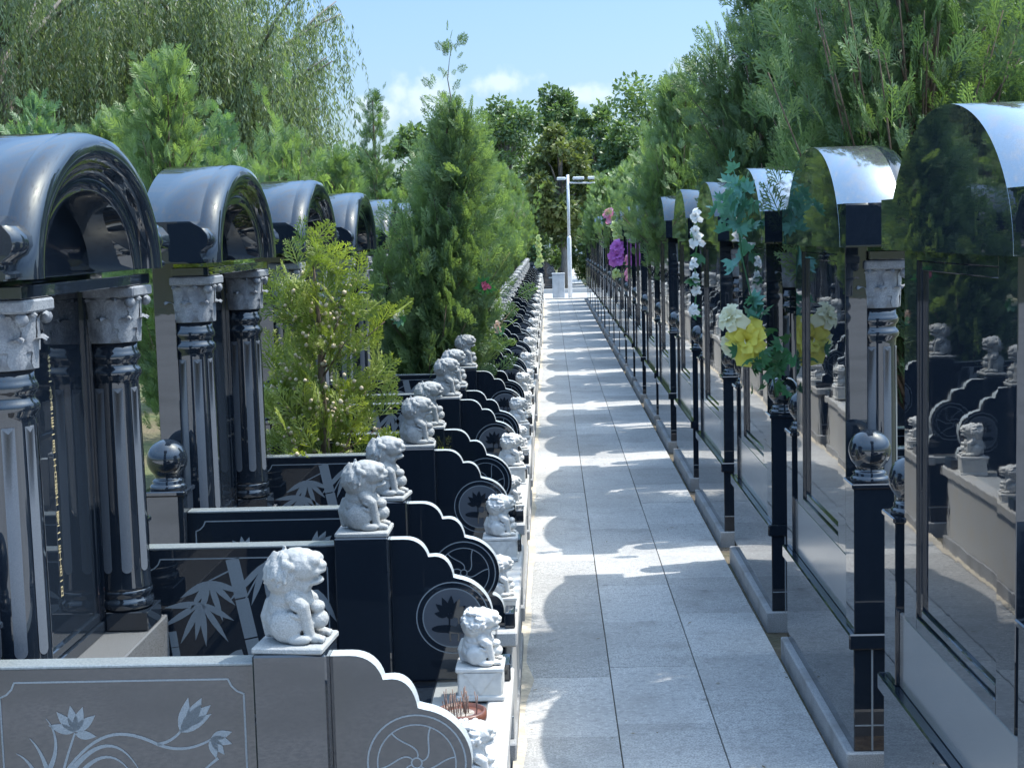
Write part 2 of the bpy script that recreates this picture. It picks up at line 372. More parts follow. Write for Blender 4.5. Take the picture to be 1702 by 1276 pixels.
def make_tomb():
    t = empty('tomb')
    bm = BM(); bx(bm, -.022, 1.036, -HW - .012, HW + .012, -.03, .053, 0, .004); mk('plinth', bm, 'granite', t)
    bm = BM(); bx(bm, 0, 1.0115, -HW, HW, .053, .342, 0, .002)
    for y in (-HW, ): bx(bm, .048, .053, y - .0012, y + .01, .056, .34, 1); bx(bm, .003, 1.03, y - .001, y + .01, .125, .129, 1)
    mk('base', bm, ['black', 'honed'], t)
    bm = BM(); bx(bm, -.014, .205, -HW - .01, HW + .01, .342, .386, 0, .004); mk('ledge', bm, 'black', t)
    bm = BM(); bx(bm, .205, .8495, -HW - .002, HW + .002, .342, .372, 1, .002); bx(bm, .8505, .985, -HW - .002, HW + .002, .342, .3725, 0, .002); mk('court_floor', bm, ['court', 'black'], t)
    bm = BM(); bx(bm, .985, 1.046, -HW - .012, HW + .012, .335, .379, 0, .005); bx(bm, 1.012, 1.030, -HW + .03, HW - .03, .053, .335, 0, .002)
    mk('kerb', bm, 'kerb', t)
    bm = BM(); bx(bm, .012, .181, -.468, .468, .386, .57, 0, .003); mk('platform', bm, 'court_dark', t)
    for s in (-1, 1):
        y0, y1 = sorted((s * .47, s * HW))
        bm = BM(); bx(bm, .002, .112, y0, y1, .386, .786, 0, .002); bx(bm, -.004, .118, y0 - .006, y1 + .006, .786, .80, 0, .003)
        p = mk('ball_post', bm, 'black', t)
        bm = BM(); cy = (y0 + y1) / 2
        prof = [(.052, .80), (.053, .808), (.048, .813), (.044, .817), (.046, .823), (.040, .828), (.034, .832)]
        rb = .0575; zc = .884
        a0 = math.asin(.034 / rb)
        for i in range(1, 17):
            a = a0 + (math.pi - a0 - .02) * i / 16; prof.append((rb * math.sin(a), zc - rb * math.cos(a)))
        lathe(bm, prof, .057, cy, 36); mk('ball', bm, 'black', p)
    # headstone with a framed, recessed panel on both faces
    bm = BM(); hw, fr = .42, .115
    bx(bm, .026, .060, -hw + .01, hw - .01, .572, 1.436)
    for a, b, c, e in ((-hw, -hw + fr, .570, 1.437), (hw - fr, hw, .570, 1.437), (-hw + fr, hw - fr, .570, .60), (-hw + fr, hw - fr, 1.415, 1.437)):
        bx(bm, .012, .074, a, b, c, e, 0, .0015)
    fi = hw - fr
    for a, b, c, e in ((-fi, -fi + .022, .60, 1.415), (fi - .022, fi, .60, 1.415), (-fi + .022, fi - .022, .60, .622), (-fi + .022, fi - .022, 1.393, 1.415)):
        bx(bm, .0185, .0675, a, b, c, e, 0, .0025)
    mk('headstone', bm, 'black', t)
    # columns
    for s in (-1, 1):
        cy = s * .362; cx = .108
        bm = BM(); R0 = .061
        prof = [(.064, .668), (.0635, .675), (R0 + .001, .69), (R0, .72), (R0 - .002, 1.0), (R0 - .004, 1.165), (R0 - .003, 1.178),
                (.065, 1.187), (.066, 1.195), (.063, 1.203), (.057, 1.209), (.057, 1.217), (.063, 1.224), (.065, 1.232), (.062, 1.241), (.058, 1.247), (.058, 1.265)]
        lathe(bm, prof, cx, cy, 48)
        nf = 8
        for k in range(nf):                        # honed flutes with round ends
            a = 2 * math.pi * (k + .5) / nf; hw2 = .0125
            zs = [.712 + hw2 * (1 - math.cos(R(90 * i / 4))) for i in range(5)] + [.85, 1.0] + [1.158 - hw2 * (1 - math.sin(R(90 - 90 * i / 4))) for i in range(5)]
            rows = []
            for i, z in enumerate(zs):
                w = hw2
                if i < 5: w = hw2 * math.sin(R(90 * i / 4 + 1))
                elif i >= 7: w = hw2 * math.cos(R(90 * (i - 7) / 4 - 1))
                rr = R0 + (-.002 - .002 * (z - 1.0) / .165 if z > 1 else -.002 * (z - .72) / .28) + .0011
                rows.append([bm.verts.new((cx + rr * math.cos(a + u * w / rr), cy + rr * math.sin(a + u * w / rr), z)) for u in (-1, 0, 1)])
            for p, q in zip(rows, rows[1:]):
                for j in (0, 1):
                    f = bm.faces.new((p[j], p[j + 1], q[j + 1], q[j])); f.material_index = 1; f.smooth = True
        col = mk('column', bm, ['black', 'flute'], t)
        bm = BM(); bx(bm, .0745, .177, cy - .062, cy + .062, .572, .618, 0, .002)
        lathe(bm, [(.059, .618), (.066, .624), (.068, .634), (.066, .643), (.061, .647), (.062, .652), (.066, .657), (.066, .665), (.062, .670)], cx, cy, 40)
        mk('column_base', bm, 'black', col)
        # capital: flared bell, abacus, two tiers of carved leaves, corner volutes
        bm = BM()
        bell = [(.066, 1.266), (.0655, 1.29), (.066, 1.33), (.069, 1.365), (.073, 1.38)]
        lathe(bm, bell, cx, cy, 32)
        bx(bm, cx - .043, cx + .080, cy - .082, cy + .082, 1.374, 1.399, 0, .004)
        for tier, (z0, h, w, ro, nl) in enumerate(((1.267, .052, .046, .0665, 8), (1.300, .064, .044, .0672, 8))):
            for k in range(nl):
                a = 2 * math.pi * (k + .5 * tier) / nl
                prev = None
                for i in range(9):
                    u = i / 8; ang = max(0, u - .62) / .38 * R(150)
                    r_ = ro + .004 * u + (.010 * (1 - math.cos(ang)) if u > .62 else 0); dz = h * min(u, .62) / .62 + (.011 * math.sin(ang) if u > .62 else 0)
                    ww = w / 2 * (.72 + .5 * u - .15 * math.cos(i * 2.1)) if u < .62 else w / 2 * (1.05 - 1.0 * (u - .62) / .38)
                    row = []
                    for v in (-1, -.5, 0, .5, 1):
                        rr = r_ + .0022 * (1 - abs(v)) + (.0018 if v == 0 else 0)
                        th = a + v * ww / r_
                        row.append(bm.verts.new((cx + rr * math.cos(th), cy + rr * math.sin(th), z0 + dz - .006 * v * v * u)))
                    if prev:
                        for j in range(4):
                            f = bm.faces.new((prev[j], prev[j + 1], row[j + 1], row[j])); f.smooth = True
                    prev = row
        for sx in (1, ):
            for sy in (-1, 1): ell(bm, (cx + .006 + sx * .060, cy + sy * .068, 1.362), (.013, .013, .014), 0, 2)
        mk('capital', bm, 'capital', col)
    bm = BM(); bx(bm, .0745, .182, -.447, .447, 1.401, 1.4255, 0, .002); mk('lintel', bm, 'black', t)
    # arched cap
    bm = BM(); zc = 1.438
    prof = [(.470, .296, .0), (.471, .297, .172), (.4705, .2965, .1735), (.4725, .298, .178), (.473, .298, .190), (.469, .295, .205), (.458, .287, .223), (.440, .272, .229), (.415, .253, .229),
            (.392, .236, .222), (.378, .226, .212), (.374, .223, .198), (.345, .20, .196), (.318, .178, .196), (.312, .172, .190), (.310, .170, .09)]
    n = 48; grid = []
    for a, b, u in prof:
        grid.append([bm.verts.new((u, y, z)) for y, z in arch_curve(a, b, zc, n)])
    for i, (p, q) in enumerate(zip(grid, grid[1:])):
        for j in range(n):
            f = bm.faces.new((p[j], p[j + 1], q[j + 1], q[j])); f.smooth = True; f.material_index = 1 if i == 0 else 0
    bm.faces.new(grid[0]); bm.faces.new(grid[-1][::-1])
    # sole
    for i in range(len(prof) - 1):
        pass
    # cornice wings, front profile rounded
    cp = [(.0005, 1.44), (.0005, 1.556), (.172, 1.556), (.178, 1.552), (.205, 1.536), (.219, 1.518), (.222, 1.50), (.215, 1.484), (.200, 1.474), (.196, 1.466), (.196, 1.458), (.206, 1.450), (.206, 1.442), (.2, 1.44)]
    for s in (-1, 1):
        y0, y1 = sorted((s * .395, s * .555))
        a = [bm.verts.new((x, y0, z)) for x, z in cp]; b = [bm.verts.new((x, y1, z)) for x, z in cp]
        bm.faces.new(a); bm.faces.new(b[::-1])
        for i in range(len(cp)):
            f = bm.faces.new((a[i], b[i], b[(i + 1) % len(cp)], a[(i + 1) % len(cp)]))
            f.smooth = 4 <= i <= 8
    bx(bm, .001, .196, -.54, .54, 1.4375, 1.4395)
    cap = mk('arched_cap', bm, ['black', 'roof'], t); cap.location.x = -.012
    # side walls
    for s in (-1, 1):
        y0, y1 = (-.548, -.500) if s < 0 else (.487, .535)
        bm = BM(); bx(bm, .1125, .6095, y0, y1, .372, .7285, 0, 0); bx(bm, .1125, .6095, y0 - .001, y1 + .001, .7285, .7355, 1, .002)
        w = mk('side_panel', bm, ['black', 'edge'], t)
        o = mk('engraving', orchid(y0) if s < 0 else bamboo(y0), 'honed', w, False)
        p0, p1 = sorted((s * .448, s * .5855))
        bm = BM(); bx(bm, .61, .744, p0, p1, .372, .757, 0, .0035); mk('pillar', bm, 'black', t)
        bm = BM(); out = scallop_outline()
        prism_y(bm, out, y0 + .004, y1 - .004, 0, 1)
        # bevelled pale edge on the near side
        w = mk('scalloped_wing', bm, ['black', 'wing_edge'], t)
        bm = BM()
        if s < 0: mk('engraving', pinwheel(y0 + .004), 'honed', w, False)
        else: mk('engraving', lotus(y0 + .004), ['honed', 'dull', 'black'], w, False)
        bm.free()
        q0, q1 = sorted((s * .47, s * .56))
        bm = BM(); bx(bm, 1.0095, 1.04, q0, q1, .380, .425, 0, .003); mk('end_block', bm, 'black', t)
    return t
M['court_dark'] = stone('polished_grey_granite', (.10, .105, .11), (.17, .175, .18), 500, .15, 1.6)
tomb0 = make_tomb()

# gold dates carved on the headstone front, one column of characters
def text_mesh(txt, size):
    cu = bpy.data.curves.new('dates', 'FONT'); cu.body = txt; cu.size = size; cu.align_x = 'CENTER'; cu.space_line = .86; cu.resolution_u = 2
    o = bpy.data.objects.new('dates', cu); COL.objects.link(o)
    dg = bpy.context.evaluated_depsgraph_get(); me = bpy.data.meshes.new_from_object(o.evaluated_get(dg))
    bpy.data.objects.remove(o); return me
try:
    tm = text_mesh('\n'.join('生于一九五三年一月二十日故于二零二一年十月一日'), .019)
    zs = [v.co.y for v in tm.vertices]
    tm.transform(Matrix.Translation((0, -max(zs), 0)))
    sc = .54 / (max(zs) - min(zs))
    tm.transform(Matrix.Diagonal((1.0, sc, 1, 1)))
    # text plane (x, y) -> tomb (y, z), facing +x
    tm.transform(Matrix(((0, 0, 1, .0608), (1, 0, 0, .042), (0, 1, 0, 1.262), (0, 0, 0, 1))))
    tm.materials.clear(); tm.materials.append(M['gold'])
    o = bpy.data.objects.new('inscription', tm); COL.objects.link(o); o.parent = tomb0
except Exception as e:
    print('text failed', e)

LX, RX = -1.16, .812
LC0 = 3.19; RC0 = 3.07
NL, NR = 20, 20
rng = random.Random(11)
LCs, RCs = [], []
side_note = {0: 'with gold dates and orchid panel, nearest the camera', 1: 'with a ball post beside its fluted column',
             2: 'just behind the leafy cypress sapling'}
for i in range(NL):
    o = tomb0 if i == 0 else copy_tree(tomb0)
    y = LC0 + PITCH * i; LCs.append(y)
    o.location = (LX + (rng.uniform(-.006, .006) if i > 1 else 0), y + (rng.uniform(-.012, .012) if i > 1 else 0), rng.uniform(-.008, .008) if i > 1 else 0)
    if i > 1: o.rotation_euler.z = rng.uniform(-.004, .004)
    lab = {0: 'black granite tomb with gold dates and orchid panel, nearest in the left row',
           1: 'black granite tomb with arched cap, second from the camera in the left row',
           2: 'black arched tomb just behind the cypress sapling in the left row'}.get(i, 'black granite arched tomb, %s from the camera in the left row' % ORD[i])
    tag(o, lab, 'tomb', 'black granite tombs in the left row')
tombR = copy_tree(tomb0)
for c in list(COL.objects):
    if c.parent == tombR and c.name.startswith('arched_cap'):
        c.data = c.data.copy(); c.data.materials[1] = M['roof_silver']
for i in range(NR):
    o = tombR if i == 0 else copy_tree(tombR if i < 3 else tomb0)
    y = RC0 + PITCH * i; RCs.append(y)
    o.location = (RX + (rng.uniform(-.006, .006) if i > 1 else 0), y + (rng.uniform(-.01, .01) if i > 1 else 0), rng.uniform(-.006, .006) if i > 1 else 0)
    o.rotation_euler.z = rng.uniform(-.004, .004) if i else 0
    lab = {0: 'mirror-polished black tomb seen from behind, cut by the right edge of the photo',
           1: 'black tomb with silvery barrel cap and fluted column, second in the right row'}.get(i, 'black tomb seen from behind, %s from the camera in the right row' % ORD[i])
    tag(o, lab, 'tomb', 'black granite tombs in the right row')
for k, (x, y) in enumerate(((-.86, 38.2), (-.86, 39.9), (-.86, 41.6))):
    o = copy_tree(tomb0); o.location = (x, y, 0)
    tag(o, ['black tomb beyond the steel cabinet at the far end of the path', 'black tomb behind the first one past the cross path',
            'farthest black tomb in the block past the cross path'][k], 'tomb', 'black tombs beyond the cross path')

# ------------------------------------------------------------------ stone lions
def capsule(bm, pts, rs):
    for (p, q), (r0, r1) in zip(zip(pts, pts[1:]), zip(rs, rs[1:])):
        p, q = Vector(p), Vector(q); n = max(2, int((q - p).length / (min(r0, r1) * .45)))
        for i in range(n + 1):
            t = i / n; ell(bm, p.lerp(q, t), r0 + (r1 - r0) * t, 0, 2)
def remesh(bm, vox, mat, name, sm=2):
    me = bpy.data.meshes.new('tmp'); bm.to_mesh(me); bm.free()
    o = bpy.data.objects.new('tmp', me); COL.objects.link(o)
    m = o.modifiers.new('r', 'REMESH'); m.mode = 'VOXEL'; m.voxel_size = vox
    if sm:
        s = o.modifiers.new('s', 'SMOOTH'); s.factor = .5; s.iterations = sm
    dg = bpy.context.evaluated_depsgraph_get(); out = bpy.data.meshes.new_from_object(o.evaluated_get(dg)); out.name = name
    bpy.data.objects.remove(o)
    for p in out.polygons: p.use_smooth = True
    out.materials.clear(); out.materials.append(M[mat])
    return out
def lion_mesh(curly, mat):
    bm = BM(); rnd = random.Random(3)
    ell(bm, (-.018, 0, .046), (.037, .040, .044)); capsule(bm, [(-.020, 0, .05), (-.010, 0, .09), (-.002, 0, .125)], [.037, .037, .036])
    ell(bm, (.012, 0, .088), (.026, .034, .032))                                   # chest
    ell(bm, (-.013, 0, .139), (.040, .049, .049)); ell(bm, (.016, 0, .120), (.022, .026, .022))                                  # mane
    ell(bm, (.021, 0, .156), (.035, .040, .035))                                   # head
    ell(bm, (.008, 0, .176), (.028, .028, .016))                                   # forehead tuft
    for s in (-1, 1):
        ell(bm, (.042, s * .014, .170), (.016, .014, .012), rot=Matrix.Rotation(R(20), 3, 'Y'))      # brows
        ell(bm, (.045, s * .013, .160), (.0065, .0065, .0065))                         # eyes
        ell(bm, (.044, s * .012, .146), (.014, .012, .010))                            # cheeks / lips
        ell(bm, (.002, s * .040, .164), (.014, .008, .010), rot=Matrix.Rotation(R(35), 3, 'Y'))      # ears
        capsule(bm, [(.006, s * .030, .098), (.026, s * .033, .082), (.030, s * .029, .055), (.036, s * .026, .022)], [.015, .0135, .012, .011])
        ell(bm, (.045, s * .025, .017), (.017, .0125, .010))                           # front paws
        for k in (-1, 0, 1): ell(bm, (.059, s * .025 + k * .0075, .0155), (.006, .0045, .006))
        ell(bm, (-.008, s * .036, .042), (.030, .015, .034), rot=Matrix.Rotation(R(-25), 3, 'Y'))    # thigh
        ell(bm, (.018, s * .041, .018), (.024, .011, .0105))                           # hind foot
        for k in range(3):                                                             # leg tufts
            ell(bm, (.018 - k * .004, s * .040, .092 - k * .013), (.013, .006, .005), rot=Matrix.Rotation(R(30), 3, 'Y'))
        # beard locks and jaw
        ell(bm, (.026, s * .016, .120), (.010, .008, .016))
    ell(bm, (.056, 0, .157), (.010, .014, .010)); ell(bm, (.050, 0, .148), (.015, .018, .008))        # nose, upper lip
    ell(bm, (.040, 0, .124), (.021, .018, .0075), rot=Matrix.Rotation(R(-12), 3, 'Y'))               # lower jaw
    ell(bm, (.052, 0, .131), (.006, .010, .005))
    ell(bm, (.048, -.002, .050), (.019, .021, .020))                                  # ball under the paws
    ell(bm, (.046, -.004, .076), (.015, .018, .013))                                  # cub's head
    capsule(bm, [(-.049, 0, .022), (-.053, 0, .055), (-.047, 0, .085)], [.010, .012, .008])
    if curly:
        for k in range(90):
            z = rnd.uniform(-.75, .95); a = rnd.uniform(50, 310); q = math.sqrt(1 - z * z)
            if z > .55: a = rnd.uniform(0, 360)
            ell(bm, (-.006 + .042 * q * math.cos(R(a)), .046 * q * math.sin(R(a)), .150 + .044 * z), .0085, 0, 1)
    else:
        for k in range(46):                                                            # combed locks
            a = rnd.uniform(70, 290); z = rnd.uniform(-.5, .85); q = math.sqrt(max(0, 1 - z * z))
            rot = Matrix.Rotation(R(a), 3, 'Z') @ Matrix.Rotation(R(62 + rnd.uniform(-10, 10)), 3, 'Y')
            ell(bm, (-.010 + .037 * q * math.cos(R(a)), .045 * q * math.sin(R(a)), .146 + .041 * z), (.016, .0048, .006), 0, 1, rot)
    return remesh(bm, .0021, mat, 'lion', 1)
def lion_thing(name, curly, mat, ph=.05):
    t = empty(name)
    me = lion_mesh(curly, mat); me.transform(Matrix.Translation((0, 0, .004)))
    o = bpy.data.objects.new('lion_body', me); COL.objects.link(o); o.parent = t
    bm = BM()
    if curly:
        bx(bm, -.055, .058, -.048, .048, .0, ph - .002, 0, .004); bx(bm, -.060, .062, -.053, .053, 0, .014, 0, .003); bx(bm, -.060, .062, -.053, .053, ph - .010, ph + .002, 0, .003)
        for s in (-1, 1):                                                              # draped cloth point on each side
            f = [(-.040, ph - .011), (.044, ph - .011), (.002, .018)]
            a = [bm.verts.new((x, s * .0485, z)) for x, z in f]; b = [bm.verts.new((x, s * .0515, z)) for x, z in f]
            bm.faces.new(a); bm.faces.new(b)
            for i in range(3): bm.faces.new((a[i], a[(i + 1) % 3], b[(i + 1) % 3], b[i]))
        o.location.z = ph - .007
        o.scale = (.88, .92, .76)
    else:
        bx(bm, -.066, .068, -.066, .066, 0, .013, 0, .003)
    mk('base_plate', bm, mat, t)
    return t
gl = lion_thing('stone_lion', False, 'lion_grey')
wl = lion_thing('marble_lion', True, 'lion_white', .048)
wf = lion_thing('marble_lion', True, 'lion_white', .083)
SIDE = {-1: 'near', 1: 'far'}
firstg = True; seen = set()
for i, y in enumerate(LCs):
    for s in (-1, 1):
        o = gl if firstg else copy_tree(gl); firstg = False
        o.location = (LX + .6775, y + s * .517, .757); o.rotation_euler.z = rng.uniform(-.12, .05); 
        k = rng.uniform(.96, 1.02); o.scale = (k, k, k * .95)
        lab = 'grey carved lion on the %s pillar of the %s tomb in the left row' % (SIDE[s], ORD[i])
        if i == 0: lab = 'large grey carved lion on the black pillar nearest the camera' if s < 0 else 'grey lion on the far pillar beside the nearest lotus panel'
        tag(o, lab, 'stone lion', 'grey lions on the pillars')
        src = wf if s > 0 else wl; o = src if s not in seen else copy_tree(src); seen.add(s)
        o.location = (LX + (.970 if s > 0 else .985), y + s * (.36 if s > 0 else .33), .3795)
        o.rotation_euler.z = rng.uniform(-.25, .15); k = rng.uniform(.95, 1.05) * (1.0 if s > 0 else .84); o.scale = (k, k, k)
        lab = 'white marble lion at the %s front corner of the %s tomb in the left row' % (SIDE[s], ORD[i])
        if i == 0: lab = 'white marble lion just past the incense pot, before the lotus panel' if s > 0 else 'white marble lion half hidden by the nearest pinwheel panel'
        tag(o, lab, 'marble lion', 'white lions along the kerb')
# incense pot with burnt-down sticks
t = empty('incense_pot', (LX + .945, LC0 - .02, .3725))
bm = BM(); lathe(bm, [(.034, 0), (.040, .012), (.050, .045), (.053, .060), (.050, .066), (.055, .070), (.057, .082), (.056, .094), (.050, .096), (.048, .088)], n=40)
mk('bowl', bm, 'terracotta', t)
bm = BM(); lathe(bm, [(.047, .080), (.03, .088), (.001, .091)], n=24); mk('ash_fill', bm, 'ash', t)
bm = BM(); rr = random.Random(8)
for k in range(34):
    a = rr.uniform(0, 6.28); r = .04 * math.sqrt(rr.random()); x, y = r * math.cos(a), r * math.sin(a); h = rr.uniform(.02, .058)
    tube(bm, [(x, y, .08), (x + rr.uniform(-.01, .01), y + rr.uniform(-.01, .01), .09 + h)], .0011, 5)
mk('incense_sticks', bm, 'stick', t)
tag(t, 'brown incense pot bristling with burnt sticks beside the nearest white lion', 'incense pot')

# ------------------------------------------------------------------ ground, path
def sheet(name, x0, x1, y0, y1, z, mat, nx=1, ny=1):
    bm = BM()
    for i in range(nx):
        for j in range(ny):
            xa, xb = x0 + (x1 - x0) * i / nx, x0 + (x1 - x0) * (i + 1) / nx; ya, yb = y0 + (y1 - y0) * j / ny, y0 + (y1 - y0) * (j + 1) / ny
            bm.faces.new([bm.verts.new(p) for p in ((xa, ya, z), (xb, ya, z), (xb, yb, z), (xa, yb, z))])
    return struct(mk(name, bm, mat))
sheet('ground', -600, 600, -300, 900, -.034, 'ground')
sheet('soil', -1.6, 3.4, 1.2, 33.4, -.026, 'soil')
sheet('plaza', -14, 14, -22, 1.9, -.012, 'plaza')
sheet('cross_path', -30, 30, 33.45, 37.0, -.008, 'plaza')
sheet('side_path', 1.98, 2.9, 1.9, 33.45, -.016, 'plaza')
bm = BM(); bx(bm, -.118, .772, 1.92, 33.4, -.03, -.009); struct(mk('path_bed', bm, 'soil'))
bm = BM(); rr = random.Random(2)
xs = [(-.1170, .1752), (.1788, .4742), (.4778, .7705)]
for j, (xa, xb) in enumerate(xs):
    y = 1.93 + .11 * j; 
    while y < 33.3:
        L = .60; dz = rr.uniform(-.0008, .0008)
        bx(bm, xa + rr.uniform(-.0004, .0004), xb + rr.uniform(-.0004, .0004), y + .0003, min(y + L - .0003, 33.39), -.02, dz, 0, .0012); y += L
struct(mk('path', bm, 'path'))
bm = BM(); rr = random.Random(12)
pts = []
for k in range(150):
    y = 1.95 + 31.4 * k / 149; pts.append((y, -.113 + .020 * rr.random() * (1 if rr.random() < .8 else 1.6)))
for (ya, wa), (yb, wb) in zip(pts, pts[1:]):
    bm.faces.new([bm.verts.new(p) for p in ((-.135, ya, .0045), (wa, ya, .0026), (wb, yb, .0026), (-.135, yb, .0045))])
struct(mk('sand_edge', bm, 'sand'))
# small dry leaves and twig bits fallen on the paving
rs = np.random.RandomState(44); n = 150
px_ = np.where(rs.rand(n) < .55, rs.uniform(-.11, .77, n), np.where(rs.rand(n) < .5, -.10 + rs.rand(n) * .05, .74 + rs.rand(n) * .04)); py_ = 3.4 + 26 * rs.rand(n) ** 1.6
aa = rs.uniform(0, 6.28, n); pos = np.stack((px_, py_, np.full(n, .006)), 1); dd = np.stack((np.cos(aa), np.sin(aa), rs.uniform(-.1, .3, n)), 1)
LITTER = (pos, dd, rs.uniform(.008, .022, n), rs.rand(n))
bm = BM(); bx(bm, .55, .98, 37.06, 90, -.02, .004); struct(mk('far_path', bm, 'plaza'))
bm = BM(); bx(bm, -6, 8, 37.0, 37.12, -.02, .1, 0, .006); struct(mk('cross_kerb', bm, 'kerb'))
bm = BM(); bx(bm, -.1, .82, 33.4, 33.5, -.02, .03, 0, .006); struct(mk('path_end_kerb', bm, 'kerb'))

# ------------------------------------------------------------------ foliage generators (numpy)
def quads_to_obj(name, V, Fc, tint, mat, parent):
    me = bpy.data.meshes.new(name)
    nv, nf = len(V), len(Fc)
    me.vertices.add(nv); me.vertices.foreach_set('co', V.astype(np.float32).ravel())
    k = Fc.shape[1]
    me.loops.add(nf * k); me.loops.foreach_set('vertex_index', Fc.astype(np.int32).ravel())
    me.polygons.add(nf); me.polygons.foreach_set('loop_start', (np.arange(nf) * k).astype(np.int32))
    at = me.attributes.new('tint', 'FLOAT', 'POINT'); at.data.foreach_set('value', tint.astype(np.float32))
    me.materials.append(M[mat]); me.update(calc_edges=True)
    o = bpy.data.objects.new(name, me); COL.objects.link(o); o.parent = parent
    return o
def spray_template(fine, seed=0):
    """flat cypress spray in the x (along), y (across) plane, unit length; diamonds"""
    rs = np.random.RandomState(seed); D = []
    def dia(p, ang, L, W):
        c, s = math.cos(ang), math.sin(ang)
        D.append([(p[0] + c * a - s * b, p[1] + s * a + c * b, rs.uniform(-.02, .02)) for a, b in ((0, 0), (L * .45, W / 2), (L, 0), (L * .45, -W / 2))])
    dia((0, 0), 0, 1.0, .042 if fine else .07)
    nb = 8 if fine else 6
    for i in range(nb):
        t = .12 + .8 * i / nb
        for s in (-1, 1):
            L = (.50 * (1 - t) ** .75 + .08) * rs.uniform(.8, 1.15); a = s * R(rs.uniform(34, 50)); p = (t + rs.uniform(-.02, .02), 0)
            dia(p, a, L, .042 if fine else .07)
            if fine:
                for j in range(3):
                    u = .3 + .22 * j; q = (p[0] + math.cos(a) * L * u, math.sin(a) * L * u)
                    dia(q, a + (R(36) if (j % 2) else -R(36)), L * .45 * (1.1 - u * .5), .038)
    return np.array(D)           # (n,4,3)
TPL = {f: [spray_template(f, s) for s in range(3)] for f in (True, False)}
def place_sprays(pos, dirs, nor, size, tint, fine, rs):
    """build all sprays: pos (N,3), dirs (N,3) unit, nor (N,3)"""
    Vs, T = [], []
    which = rs.randint(0, 3, len(pos))
    side = np.cross(nor, dirs); side /= np.linalg.norm(side, axis=1, keepdims=True) + 1e-9
    nn = np.cross(dirs, side)
    for w in range(3):
        m = which == w
        if not m.any(): continue
        t = TPL[fine][w].reshape(-1, 3)                                       # (4n,3)
        droop = -.16 * t[:, 0] ** 2
        v = pos[m][:, None, :] + size[m][:, None, None] * (t[None, :, 0, None] * dirs[m][:, None, :] + t[None, :, 1, None] * side[m][:, None, :] + (t[None, :, 2, None] + droop[None, :, None] * .6) * nn[m][:, None, :])
        Vs.append(v.reshape(-1, 3))
        T.append((tint[m][:, None] + .22 * (t[None, :, 0] - .5)).ravel())
    V = np.concatenate(Vs); T = np.clip(np.concatenate(T), 0, 1)
    return V, np.arange(len(V)).reshape(-1, 4), T

def thuja(name, loc, Ht, Rd, z0, nl, nsp, mat, seed, fine=True, size=.15, lean=(0, 0), label=None, group=None, leaders=3, taper=1.0, flat=1.0, cat='cypress', up=55, trunk_r=None, cull=None):
    rs = np.random.RandomState(seed); t = empty(name, loc); LA = rs.uniform(0, 6.28, 13); LU = rs.uniform(.02, .98, 13)
    trunk_r = trunk_r or .012 + .013 * Ht
    bm = BM(); tp = [(0, 0, -.03)]
    for i in range(1, 7):
        u = i / 6; tp.append((lean[0] * u + rs.uniform(-.02, .02), lean[1] * u + rs.uniform(-.02, .02), Ht * .93 * u))
    tube(bm, tp, [trunk_r * (1 - .88 * i / 6) for i in range(7)], 8)
    pos, dirs, nor, siz, tin = [], [], [], [], []
    def trunk_at(h):
        u = min(max(h / (Ht * .93), 0), 1) * 6; i = min(int(u), 5); a, b = Vector(tp[i]), Vector(tp[i + 1]); return a.lerp(b, u - i)
    for k in range(nl):
        u = rs.rand() ** .85; h = z0 + (Ht - z0) * u * .95
        env = min(1, (1 - u) ** .62 * 1.12 + .05) * min(1, .55 + 2.2 * u) * taper
        a = rs.uniform(0, 2 * math.pi)
        lob = max(math.exp(-((((a - LA[q] + math.pi) % (2 * math.pi)) - math.pi) / .55) ** 2 - ((u - LU[q]) / .13) ** 2) for q in range(13))
        L = Rd * env * rs.uniform(.55, 1.1) * (.58 + .62 * lob)
        el = R(up + rs.uniform(-18, 18) + (18 if k < leaders else 0))
        L = L / max(.42, math.cos(el)) * .85
        b0 = np.array(trunk_at(max(h - L * math.sin(el) * .95, z0 * .8 - .05)))
        d0 = np.array((math.cos(a) * math.cos(el), math.sin(a) * math.cos(el) * flat, math.sin(el)))
        pts = [b0 + d0 * L * s + np.array((0, 0, .12 * L * s * s)) for s in (0, .35, .7, 1.0)]
        if L > .22 and k % 2 == 0:
            tube(bm, [tuple(p) for p in pts], [max(.002, trunk_r * .15 * (1 - .8 * s)) for s in (0, .35, .7, 1)], 5)
        n = max(3, int(nsp * (L / (Rd * .9))))
        clump = rs.uniform(-.22, .22)
        for j in range(n):
            s = .18 + .82 * (j + rs.rand()) / n
            p = b0 + d0 * L * s + np.array((0, 0, .12 * L * s * s)) + rs.normal(0, .020 + .03 * Rd, 3)
            dd = d0 * .9 + rs.normal(0, .36, 3) + np.array((0, 0, .42)); dd /= np.linalg.norm(dd)
            rad = np.array((-math.sin(a), math.cos(a), 0)) + rs.normal(0, .5, 3)
            pos.append(p); dirs.append(dd); nor.append(rad); siz.append(size * rs.uniform(.55, 1.3) * (1.0 if s < .85 else 1.1))
            tin.append(np.clip(.38 + clump + .25 * (s - .5) + rs.normal(0, .1), 0, 1))
    V, Fc, T = place_sprays(np.array(pos), np.array(dirs), np.array(nor), np.array(siz), np.array(tin), fine, rs)
    mk('trunk', bm, 'bark', t)
    quads_to_obj('crown', V, Fc, T, mat, t)
    if label: tag(t, label, cat, group)
    return t

